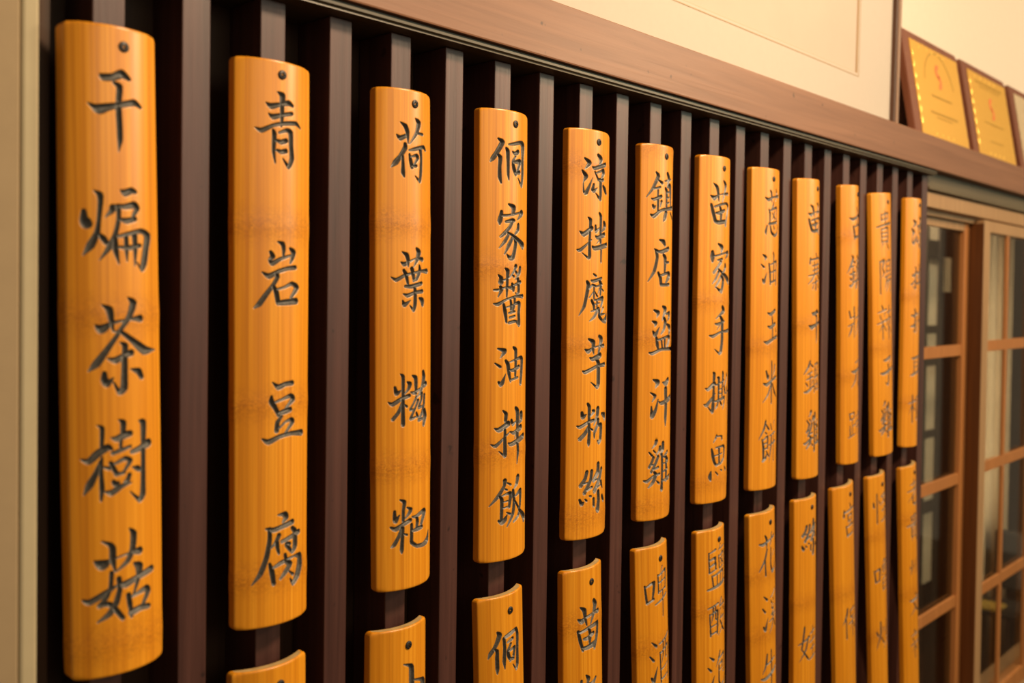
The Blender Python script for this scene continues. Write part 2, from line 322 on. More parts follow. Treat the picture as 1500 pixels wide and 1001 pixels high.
# ---------------------------------------------------------------- bamboo signs
CARVED = {
'0': [
 '-141 391 5 -110 414 49 -42 405 50 28 370 59 88 401 31|-35 448 22 9 473 44 1 577 42|-221 622 8 -172 652 42 -142 663 68 -78 639 50 -3 619 40 133 578 46 192 606 25|-3 605 43 5 784 43 7 887 39 -5 981 6',
 '-257 1451 28 -255 1519 51 -239 1552 65 -227 1518 23|-39 1397 7 -59 1415 39 -63 1443 39 -115 1497 6|-189 1291 7 -148 1323 39 -145 1378 34 -159 1529 27 -172 1619 36 -215 1716 51 -264 1792 8|-157 1625 13 -130 1659 40 -108 1693 36|8 1280 14 44 1298 49 97 1276 45 133 1284 29|-25 1403 24 42 1406 38 120 1387 50 148 1413 42 110 1475 26|-11 1406 35 -13 1510 31 -38 1622 34 -80 1720 42 -157 1831 6|8 1509 25 55 1517 42 126 1499 35|-18 1642 21 69 1618 31 184 1591 36 247 1627 58 227 1746 55 207 1853 54 188 1904 25 141 1844 10|-42 1650 34 -37 1753 41 -14 1857 10|47 1646 34 49 1730 34 53 1835 10|120 1630 45 127 1728 37 121 1869 10|-19 1725 17 68 1730 35 169 1709 32',
 '-193 2333 8 -149 2368 60 -78 2323 26 24 2300 16 90 2293 22 160 2291 53|-146 2176 8 -92 2216 48 -78 2301 36 -66 2387 12|54 2123 11 101 2167 54 61 2279 42 6 2355 31 -38 2422 30 -120 2539 41 -189 2638 51 -240 2691 11|-54 2387 12 -3 2394 26 87 2462 44 199 2548 67 313 2552 7|-13 2475 10 26 2503 44 21 2572 40|-109 2599 10 -49 2615 47 21 2580 40 76 2562 49|22 2589 44 18 2744 49 13 2839 54 -23 2871 34 -68 2786 10|-134 2713 31 -135 2760 46 -116 2796 47 -67 2751 8|74 2692 12 143 2715 49 169 2761 39',
 '-295 3376 10 -247 3397 41 -188 3339 51 -120 3296 46 -91 3310 24|-189 3117 8 -155 3144 30 -160 3289 24|-159 3373 15 -166 3498 24 -162 3617 33 -169 3710 15|-165 3400 26 -202 3494 34 -244 3581 46 -281 3654 9|-159 3446 14 -106 3462 37|-32 3085 9 4 3113 42 -1 3194 36|-90 3223 10 -47 3234 43 17 3210 51 58 3204 44|-16 3248 32 -20 3304 28|-79 3346 29 -21 3329 29 60 3307 22|-96 3421 28 -73 3473 32 -54 3511 29|-70 3431 18 14 3397 32 58 3421 35 6 3498 19|-57 3517 36 5 3509 29|49 3533 31 34 3573 35 12 3584 23|-78 3571 29 -58 3595 41 -38 3580 15|-137 3644 14 -92 3657 43 -17 3615 34 67 3596 9|138 3111 10 181 3135 51 179 3297 40 176 3440 39 173 3627 44 168 3712 50 137 3753 34 55 3669 8|75 3352 34 139 3337 43 228 3305 62|77 3477 10 120 3491 41 137 3505 31',
 '-217 4184 15 -166 4219 72 -118 4195 25 -49 4175 12 41 4160 17 128 4160 56|-167 4033 11 -109 4066 33 -91 4102 44 -92 4183 45 -74 4284 12|44 3964 12 79 4012 48 68 4134 46 24 4222 37 -66 4286 10|-101 4291 30 -110 4400 27 -136 4476 28 -187 4540 35|-296 4481 15 -254 4502 41 -143 4442 38 -52 4395 14 5 4403 52 101 4374 42 244 4340 51|-187 4536 33 -122 4536 34 -70 4595 36 -20 4669 33|-47 4347 35 -41 4430 36 -70 4538 42 -123 4617 42 -202 4667 12|84 4253 23 126 4289 62 115 4386 35 63 4521 11|28 4495 37 40 4581 38 52 4675 21|63 4512 18 188 4482 45 209 4514 45 155 4606 27|52 4642 50 136 4625 45 212 4637 38',
],
'1': [
 '-34 286 11 17 313 54 13 394 43 13 504 34 5 590 17|-144 393 9 -93 420 48 -4 393 32 86 368 45 135 386 26|-119 488 11 -77 513 44 13 486 32 125 458 33|-234 623 10 -180 644 39 -77 589 28 22 562 33 179 538 35 237 573 17|-76 633 24 -65 668 39 -72 815 31 -56 923 13|-16 648 21 67 615 33 111 634 51 117 749 46 127 866 50 88 945 37 23 878 12|-41 720 23 6 730 40 58 712 40|-36 808 23 6 818 37 55 805 40',
 '-29 1627 11 26 1649 42 36 1700 36 31 1752 22|-96 1723 27 -76 1763 42 -108 1793 22 -80 1826 40 1 1783 30 111 1749 19|111 1686 26 152 1718 53 137 1771 40 112 1816 19|-172 1904 10 -111 1940 44 -15 1894 34 83 1866 34 175 1856 38|-36 1913 33 -28 1946 37 -72 2020 34 -140 2109 40 -196 2190 42 -237 2225 14|-72 2020 24 -40 2086 44 -23 2175 42|-28 2057 19 46 2037 23 133 2003 34 198 2040 52 123 2130 27|-23 2182 37 56 2175 48 188 2164 53',
 '-74 2897 10 -17 2944 44 62 2920 39 141 2915 42|-85 3022 19 -85 3073 46 -46 3135 38 -12 3198 36|-42 3076 19 36 3052 24 121 3030 37 152 3063 48 63 3137 18|-8 3183 35 63 3167 47 117 3157 40|23 3212 17 -24 3263 39 -33 3337 42|-16 3324 17 64 3264 21 132 3249 34 148 3274 42 55 3372 18|-166 3403 14 -111 3434 45 2 3393 35 133 3378 35 272 3390 54',
 '-15 4108 13 61 4113 47 72 4143 53 37 4182 20|-127 4220 20 -59 4239 41 22 4224 39 148 4200 47|-98 4225 33 -97 4325 38 -126 4482 42 -180 4619 40 -253 4713 7|-5 4296 39 -33 4352 34 -85 4400 13|-24 4362 36 -19 4411 35 -5 4463 22|28 4359 31 104 4342 37 234 4311 46|148 4257 35 184 4298 52 185 4431 57 149 4484 24 83 4399 47 115 4398 35|-97 4543 24 -76 4619 45 -58 4728 38|-59 4582 22 24 4550 36 173 4523 18 250 4539 56 250 4631 71 218 4713 68 162 4776 37 122 4720 12|63 4485 29 79 4554 40 121 4584 51 64 4648 43 10 4698 20|105 4646 16 156 4688 37',
],
'2': [
 '-173 474 14 -134 505 44 -53 466 31|-134 344 10 -77 380 44 -53 439 42 -45 555 10|57 291 18 104 329 62 72 431 41 -28 557 9|82 433 29 170 435 37|-81 562 35 -81 600 45 -135 687 38 -184 752 50 -228 802 9|-108 684 24 -105 794 34 -105 849 42 -93 889 19|-32 619 17 51 597 34 190 561 36 227 591 25|133 604 48 146 679 37 139 820 42 122 920 35 51 874 12|-28 660 22 -14 718 40 4 785 41|-14 683 14 72 660 32 88 686 40 31 762 17|-5 772 35 67 769 38',
 '-128 1757 14 -90 1777 42 -24 1745 18 71 1711 14 164 1723 44|-113 1653 14 -62 1683 43 -45 1738 38 -45 1801 12|71 1614 27 104 1651 61 82 1722 45 27 1803 10|-228 1910 11 -178 1937 34 -90 1891 28 13 1866 21 139 1844 25 259 1842 50|-97 1840 30 -70 1884 40 -49 1974 25|4 1821 41 22 1884 42 27 1946 24|115 1788 23 122 1840 45 71 1925 36 22 1939 18|-78 2002 28 4 2002 39 151 1970 37|-101 2079 14 -49 2096 38 41 2065 29 164 2052 39|41 2002 35 51 2072 40 47 2184 45 26 2247 32 -24 2197 10|-109 2148 15 -90 2190 42 -15 2145 8|115 2122 21 164 2151 61 170 2193 39',
 '-258 3176 10 -216 3199 38 -128 3149 36 -32 3120 37|-136 2894 10 -106 2923 34 -106 3115 30 -107 3255 35 -107 3408 42 -107 3422 16|-193 3027 23 -176 3090 41 -128 3062 9|-58 2979 14 -24 3002 44 -42 3050 33 -86 3099 10|-114 3191 26 -158 3286 33 -213 3352 32|-86 3207 14 -63 3230 33|-10 3087 17 31 3097 33 139 3058 21 236 3021 53|8 2917 15 56 2945 47 61 3030 41 61 3107 31|184 2891 40 198 2942 57 178 3026 53 127 3106 33 71 3154 13|67 3146 30 22 3209 22 -20 3269 24 51 3265 14|93 3181 32 51 3254 24 -15 3360 31 71 3348 15|67 3305 29 82 3342 40|158 3117 39 151 3173 31 104 3256 31 178 3244 16|208 3136 37 198 3228 35 164 3317 38 104 3384 36 191 3374 16|213 3302 50 220 3360 69 192 3442 42',
 '-234 4455 20 -187 4478 43 -107 4440 38 -20 4407 41|-140 4182 14 -91 4210 38 -103 4292 31 -106 4404 28|-197 4295 24 -197 4351 34 -187 4394 43 -148 4339 12|-59 4271 14 -11 4296 37 -33 4331 35 -87 4386 9|-115 4473 32 -159 4566 34 -201 4637 36 -228 4658 15|-107 4475 28 -115 4586 35 -122 4697 38 -122 4732 15|-103 4535 14 -63 4552 31|7 4377 18 61 4383 32 178 4347 43 206 4364 60 146 4480 38|77 4400 36 82 4444 44 71 4492 33|12 4523 23 82 4516 43 158 4511 36|-2 4457 32 -2 4570 37 -2 4641 39 71 4691 34 178 4703 42 269 4678 66 304 4586 16',
],
'3': [
 '-193 336 20 -142 373 52 -212 496 46 -255 560 44 -284 599 10|-201 511 21 -167 546 43 -175 638 38 -174 760 43 -157 827 21|-91 433 23 -68 469 50 -61 606 40 -60 721 35 -50 789 15|-53 391 19 36 374 34 159 346 41 222 380 89 215 538 58 217 694 58 191 837 40 111 756 12|7 465 18 48 484 39 107 458 49|62 513 21 14 576 33 31 652 53 63 710 49|14 584 19 146 566 60 102 668 39|51 696 46 139 687 54',
 '-51 1062 20 32 1097 63 22 1160 48|-149 1151 33 -153 1191 44 -169 1250 52 -173 1290 20|-145 1195 25 -46 1186 25 142 1149 22 198 1148 69 101 1229 11|-88 1261 29 17 1241 44 45 1243 30|17 1249 39 -35 1324 39 -110 1393 39 -160 1431 26|-74 1377 19 29 1417 33 130 1464 48 230 1519 79|122 1287 42 115 1339 49 58 1393 24|-45 1398 31 -100 1480 37 -176 1559 12|18 1432 34 -44 1522 45 -108 1626 14|41 1431 28 71 1496 50 47 1593 51 20 1660 54 -33 1668 43 -76 1626 12',
 '-98 1787 16 -61 1816 47 -66 1911 34 -69 2014 33 -74 2109 18|-186 1861 16 -149 1897 41 -153 1941 58|-132 1926 19 -32 1889 16 43 1814 30 73 1762 51|-234 2032 22 -174 2029 26 -79 1999 18 1 2010 33|-157 1996 33 -144 2029 37 -189 2109 11|67 1814 21 87 1836 48|163 1779 46 148 1835 45 68 1914 12|11 1863 16 39 1877 38|11 1962 30 33 1999 49 33 2036 34|-41 2003 19 69 1969 28 173 1939 38|121 1910 48 135 1969 51 136 2051 49 95 2080 23 70 2062 11|-238 2185 15 -188 2192 37 -78 2138 23 82 2102 26 237 2103 45|-114 2197 30 -96 2277 44 -76 2395 27|-73 2226 15 24 2205 19 110 2177 34 152 2192 58 139 2296 51 147 2423 54 79 2391 10|-14 2146 26 -3 2205 37 -8 2256 27|58 2124 36 53 2198 35 24 2264 32|-39 2293 30 59 2276 30|-29 2344 30 59 2328 31|-38 2403 30 48 2387 30 111 2392 22',
 '-187 2692 18 -99 2719 50 -122 2756 35 -156 2797 10|-219 2857 22 -156 2899 38|-176 3071 25 -148 3100 43 -127 3076 43 -83 2980 6|-83 2831 28 -51 2876 48 -33 2983 42 -11 3071 22|-26 2850 13 57 2829 20 186 2809 38 225 2837 63 211 3001 61 190 3106 51|37 2685 26 82 2721 52 83 2865 43 74 3015 32|-17 2943 19 39 2944 37 148 2910 38|2 3053 29 125 3034 31',
 '-223 3592 14 -167 3613 50 -41 3551 60|-117 3398 18 -74 3439 43 -82 3516 40|-89 3623 30 -90 3725 39 -89 3900 48 -101 3912 28 -170 3857 10|-263 3773 11 -211 3794 36 -111 3716 23 -21 3651 12|9 3517 32 36 3566 38 99 3534 15|215 3470 78 215 3520 68 160 3566 15|86 3384 38 124 3430 65 126 3608 47 127 3750 47|-11 3648 17 53 3666 38 200 3618 65|120 3643 45 64 3735 12|-39 3775 17 11 3791 44 276 3729 64|127 3778 40 135 3893 48 116 4025 13',
 '-87 4199 49 -96 4257 35 -175 4367 39 -280 4472 10|-51 4228 21 3 4254 32|-83 4294 21 -55 4308 28|-156 4369 25 -128 4415 41 -132 4568 37 -135 4659 33|-128 4369 14 -41 4349 29 4 4363 50 -21 4507 35|-112 4441 18 -40 4434 22|-111 4511 22 -31 4498 23|-167 4648 27 -127 4674 46 -84 4645 48 -53 4594 12|-59 4565 21 -5 4591 35|138 4187 64 117 4254 52 63 4309 16|45 4327 38 64 4458 47 42 4596 45 -52 4728 13|87 4398 18 200 4356 57 193 4526 42 156 4632 42 54 4690 20|88 4462 23 186 4582 36 328 4703 87 291 4729 23',
],
'4': [
 '-203 369 22 -134 421 55 -201 500 9|-235 523 22 -184 590 55 -221 666 10 -213 780 23 -178 791 48 -78 602 7|21 311 37 83 355 73 58 419 34|-85 467 18 -41 480 40 210 408 51|-40 524 28 15 600 36|-8 535 17 143 485 34 152 518 69 115 584 36|26 616 41 146 608 51|82 635 58 79 854 49 -26 787 10|-58 681 28 -76 750 48 -47 762 41 11 720 8|148 687 36 210 732 68 255 775 37',
 '-262 1272 13 -203 1307 54 -86 1227 52|-146 1095 15 -106 1127 43 -110 1215 36|-113 1283 30 -120 1398 34 -117 1574 44 -135 1602 28 -230 1537 8|-290 1501 20 -252 1504 37 -85 1370 11|-18 1197 33 -6 1264 39 75 1212 17|186 1143 47 215 1182 81 131 1257 13|58 1032 27 98 1074 54 96 1272 48 99 1403 42|-16 1323 19 28 1341 41 200 1294 58|91 1348 40 7 1420 10|-70 1454 23 -24 1476 48 295 1420 60|115 1470 43 111 1642 37',
 '-45 1796 27 4 1822 36|-86 1878 20 -38 1884 38 131 1847 33|-152 1892 31 -130 1933 51 -158 2068 41 -192 2204 38 -261 2312 8|-112 1980 19 -58 1932 28 17 1952 21 148 1923 26|-32 1959 31 -35 2102 30|-32 2007 22 -115 2095 19|-15 2020 19 35 2078 35|89 1889 47 117 1930 58 106 2061 28|84 1978 29 42 2047 13|134 1978 19 193 2009 31|-73 2129 35 -34 2191 40 -33 2252 26|-24 2122 21 31 2116 21 169 2102 57 125 2205 36|-23 2177 17 82 2160 21|31 2122 41 27 2218 29|-81 2262 21 83 2226 26|57 2232 44 -20 2327 40 -106 2384 11|84 2253 33 85 2329 46 177 2386 36 310 2369 91 327 2278 18|190 2220 31 127 2302 30 253 2297 14',
 '-171 2737 19 -119 2762 51 -35 2718 21 67 2703 16 215 2702 48|-116 2609 24 -35 2653 62 -40 2730 45 -28 2796 16|86 2580 41 144 2621 79 112 2697 62 76 2789 35|-93 2843 20 -44 2860 47 115 2822 67|-203 3004 15 -162 3020 43 44 2953 37 261 2944 51|29 2875 31 78 2928 72 77 3176 74 42 3220 35 -72 3151 10',
 '-270 3689 19 -230 3703 39 -102 3646 37 -14 3631 37|-120 3418 31 -94 3462 47 -97 3624 36 -90 3778 41 -99 3908 46 -100 3947 15|-206 3524 34 -192 3579 53 -142 3551 12|-40 3505 20 -10 3519 42 -77 3583 12|-101 3700 30 -159 3788 46 -232 3852 45|-75 3726 21 -35 3752 33|75 3496 67 63 3576 57 -13 3693 12|177 3565 31 286 3610 85 288 3661 31|85 3640 53 79 3686 50 7 3787 43 2 3857 19|94 3700 24 162 3719 71 149 3882 63 107 3923 47 69 3899 18',
 '-123 4273 45 -150 4358 43 -213 4437 48|-216 4429 32 -71 4398 17|-39 4271 46 -60 4384 44 -158 4534 46|-149 4520 25 -35 4472 42|98 4200 63 92 4289 69 -1 4392 47|12 4397 21 126 4380 19|187 4276 61 126 4403 65 20 4527 60|40 4507 23 183 4468 23|183 4437 58 227 4524 28|-226 4612 28 -197 4669 45 -169 4649 18|-147 4613 24 -123 4635 36|-79 4579 23 -50 4587 38|3 4625 49 5 4711 49|105 4556 63 116 4660 66 95 4773 77 57 4747 13|219 4625 63 272 4691 58',
],
'5': [
 '-164 383 25 -127 434 53 -219 606 35 -308 725 10|-126 484 23 -54 520 54|-215 609 29 -89 580 37|-129 625 33 -133 708 31|-231 742 21 -189 748 37 -69 703 43|-126 749 43 -130 898 33|-212 828 29 -197 860 38 -168 834 11|-62 769 48 -91 846 18|-246 953 17 -195 976 50 -54 885 34 296 833 54|79 383 51 120 445 72 74 559 34|8 490 25 194 450 35|24 588 34 57 627 53 55 836 43|93 565 21 170 554 82 201 816 45|75 642 30 125 629 31|78 713 26 127 701 31|80 784 26 130 772 31|47 912 61 18 981 67 -25 1033 17|185 910 37 312 993 51',
 '-90 1291 22 -3 1317 63 27 1358 42|-179 1419 17 -109 1450 34 -35 1448 47 130 1404 57|-147 1443 47 -131 1534 44 -179 1717 43 -274 1859 9|-7 1493 37 40 1546 73 28 1739 38|48 1591 34 147 1593 42|-111 1737 32 -67 1807 55 -54 1890 50|-43 1769 30 107 1737 38 166 1770 93 64 1864 34|-54 1903 46 170 1896 51',
 '-172 2246 26 -101 2280 54 -128 2342 14|-199 2396 21 -144 2421 50 -159 2467 13|-188 2533 23 -151 2584 54 -75 2476 9|-7 2197 31 56 2235 74 25 2302 51 -17 2385 16|85 2299 26 200 2284 47 188 2331 72 139 2389 22|34 2361 43 61 2412 71 29 2504 49 -41 2569 22|107 2443 28 227 2502 93 197 2560 51|-130 2626 37 -112 2718 49 -93 2777 28|-102 2651 25 135 2608 35 200 2637 82 127 2744 49|-33 2653 40 -9 2763 36|48 2631 50 52 2757 43|-241 2823 21 -193 2832 43 -23 2779 34 389 2789 49',
 '-176 3189 19 -94 3229 69 -138 3305 9|-217 3365 15 -140 3413 42 -189 3488 9|-201 3554 17 -187 3689 57 -128 3603 44 -85 3465 16|6 3235 15 79 3252 57 173 3214 73 80 3304 27|98 3340 87 112 3548 82 100 3735 72 99 3837 22|-67 3496 15 -8 3519 46 308 3463 78',
 '-108 4031 52 -125 4072 38 -181 4126 10|-228 4177 25 -175 4231 39|-155 4157 27 -122 4190 28|-34 4118 41 -46 4163 38 -106 4225 13|-154 4254 37 -193 4334 35 -225 4382 33|-226 4365 26 -98 4335 18|-69 4249 44 -121 4341 39 -192 4451 33|-187 4427 22 -67 4393 42|-140 4456 32 -107 4493 47 -159 4589 46 -231 4657 18|-297 4560 21 -254 4572 39 -151 4506 27 -39 4485 32|-100 4574 18 -50 4614 42|40 4072 58 33 4147 72 -24 4225 17|12 4229 45 23 4357 46 20 4594 46 15 4703 61|176 4209 59 88 4248 38|53 4260 21 154 4283 35 195 4324 57|142 4290 62 147 4461 62 139 4587 62|55 4353 22 211 4352 26|66 4465 31 185 4442 47|44 4589 32 284 4572 82',
],
'6': [
 '-246 592 17 -176 624 64 -103 583 21 -9 556 16 195 539 48|-196 410 17 -123 465 55 -98 555 49 -83 666 18|41 360 28 106 418 73 81 517 51 9 667 19|-234 722 39 -203 824 56 -159 949 58|-168 750 28 -36 711 32 138 682 34 220 724 64 168 857 55 116 1007 55|-54 744 39 -18 830 59 -30 942 43|-139 840 28 -73 837 49 70 792 44|-154 965 49 -70 977 56 84 952 53',
 '-82 1291 26 15 1341 72 -9 1410 33|-201 1411 46 -199 1478 75 -199 1550 36|-163 1473 23 157 1409 28 238 1420 82 133 1496 20|-99 1530 23 19 1513 51|-6 1546 54 -96 1638 41 -171 1711 42|-67 1664 27 32 1717 40 289 1832 103|124 1588 41 125 1633 62 51 1717 32|-66 1705 40 -133 1810 34 -195 1873 15|16 1744 45 -64 1845 39 -137 1927 23|16 1754 40 56 1835 60 5 1989 56 -130 1927 12',
 '48 2225 57 87 2274 69 -12 2329 37 -117 2392 11|-133 2464 20 -78 2473 37 111 2432 28|-11 2361 37 45 2427 75 49 2573 70 45 2735 68 16 2871 68 -29 2909 33 -137 2841 12|-23 2490 25 -95 2561 10|-240 2638 20 -168 2648 45 9 2588 25 375 2577 56',
 '-298 3411 13 -251 3429 42 -141 3346 55 -99 3361 17|-155 3185 29 -136 3210 51 -145 3338 40|-146 3394 34 -148 3547 46 -161 3732 54 -172 3771 32 -248 3694 14|-317 3647 16 -272 3661 48 -179 3561 34 -108 3493 10|-63 3262 22 -28 3280 51 -31 3450 37 -36 3579 37|84 3190 35 96 3223 55 81 3377 40 68 3539 40|-91 3373 22 5 3347 23 130 3315 32|-16 3443 22 56 3432 20|-15 3508 22 57 3497 20|-130 3613 17 -35 3603 35 163 3563 38|-40 3627 34 -66 3682 36 -104 3723 16|11 3623 36 52 3671 47|252 3227 37 276 3270 51 181 3385 33|144 3398 37 172 3482 51 187 3517 17 421 3492 24|163 3580 40 143 3660 40 102 3737 18|289 3445 55 319 3646 40 301 3892 18',
 '-67 4118 26 -86 4156 36 -139 4220 11|-74 4133 16 80 4142 25 81 4183 46|-170 4318 31 -146 4417 54 -116 4509 47 -72 4563 36|-84 4302 21 148 4294 36 175 4343 64 155 4479 46 72 4533 42|1 4328 46 3 4418 38 6 4524 38|-106 4421 21 88 4396 24|-78 4562 35 73 4541 38|-180 4648 22 -201 4719 63 -189 4768 35|-89 4658 23 -28 4706 34|41 4638 21 96 4659 30|187 4612 23 254 4669 55',
],
'3l': [
 '-161 406 23 -135 444 55 -172 531 45 -206 588 40 -246 636 42 -274 690 11|-206 592 15 -169 620 36 -171 707 42 -169 828 42 -170 883 16|-75 499 38 -67 613 40 -76 756 45 -68 854 11|-49 482 37 29 465 44 140 445 38 171 530 58 165 691 52 158 868 61 132 923 23 63 836 11|-19 555 30 65 533 49|32 587 32 -16 653 36 -11 710 45 21 777 34|-5 664 19 103 647 38 79 740 42|22 761 40 79 773 41',
],
'4l': [
 '-202 628 21 -151 660 59 -72 622 30 72 598 31 185 606 57|-169 481 16 -108 528 56 -95 622 42 -73 724 20|73 444 51 106 505 84 72 598 57 2 721 19|-203 780 35 -172 912 42 -134 1034 32|-178 797 30 -25 765 39 166 756 53 151 900 71 87 1052 48|-25 788 39 -5 862 53 -18 961 36|-118 890 29 -59 893 46 57 858 49|-148 996 28 -83 1012 48 88 994 67',
 '-86 1360 18 -44 1414 56 -64 1465 31|-159 1418 40 -165 1500 41|-160 1467 17 20 1484 21 110 1446 35 55 1524 20|-144 1534 28 8 1557 43|-56 1565 47 -178 1685 21|-102 1636 28 16 1786 42 204 1918 43|107 1614 47 17 1730 29|-95 1708 33 -202 1819 12|-28 1792 37 -179 1909 11|-17 1760 27 38 1892 53 -8 1989 44 -105 1915 9',
],
'2l': [
 '-34 379 11 44 408 33 76 453 66 84 741 74|-144 564 21 -120 823 52|-112 845 34 323 944 49|92 573 13 247 625 33 300 699 104 304 978 115',
],
}
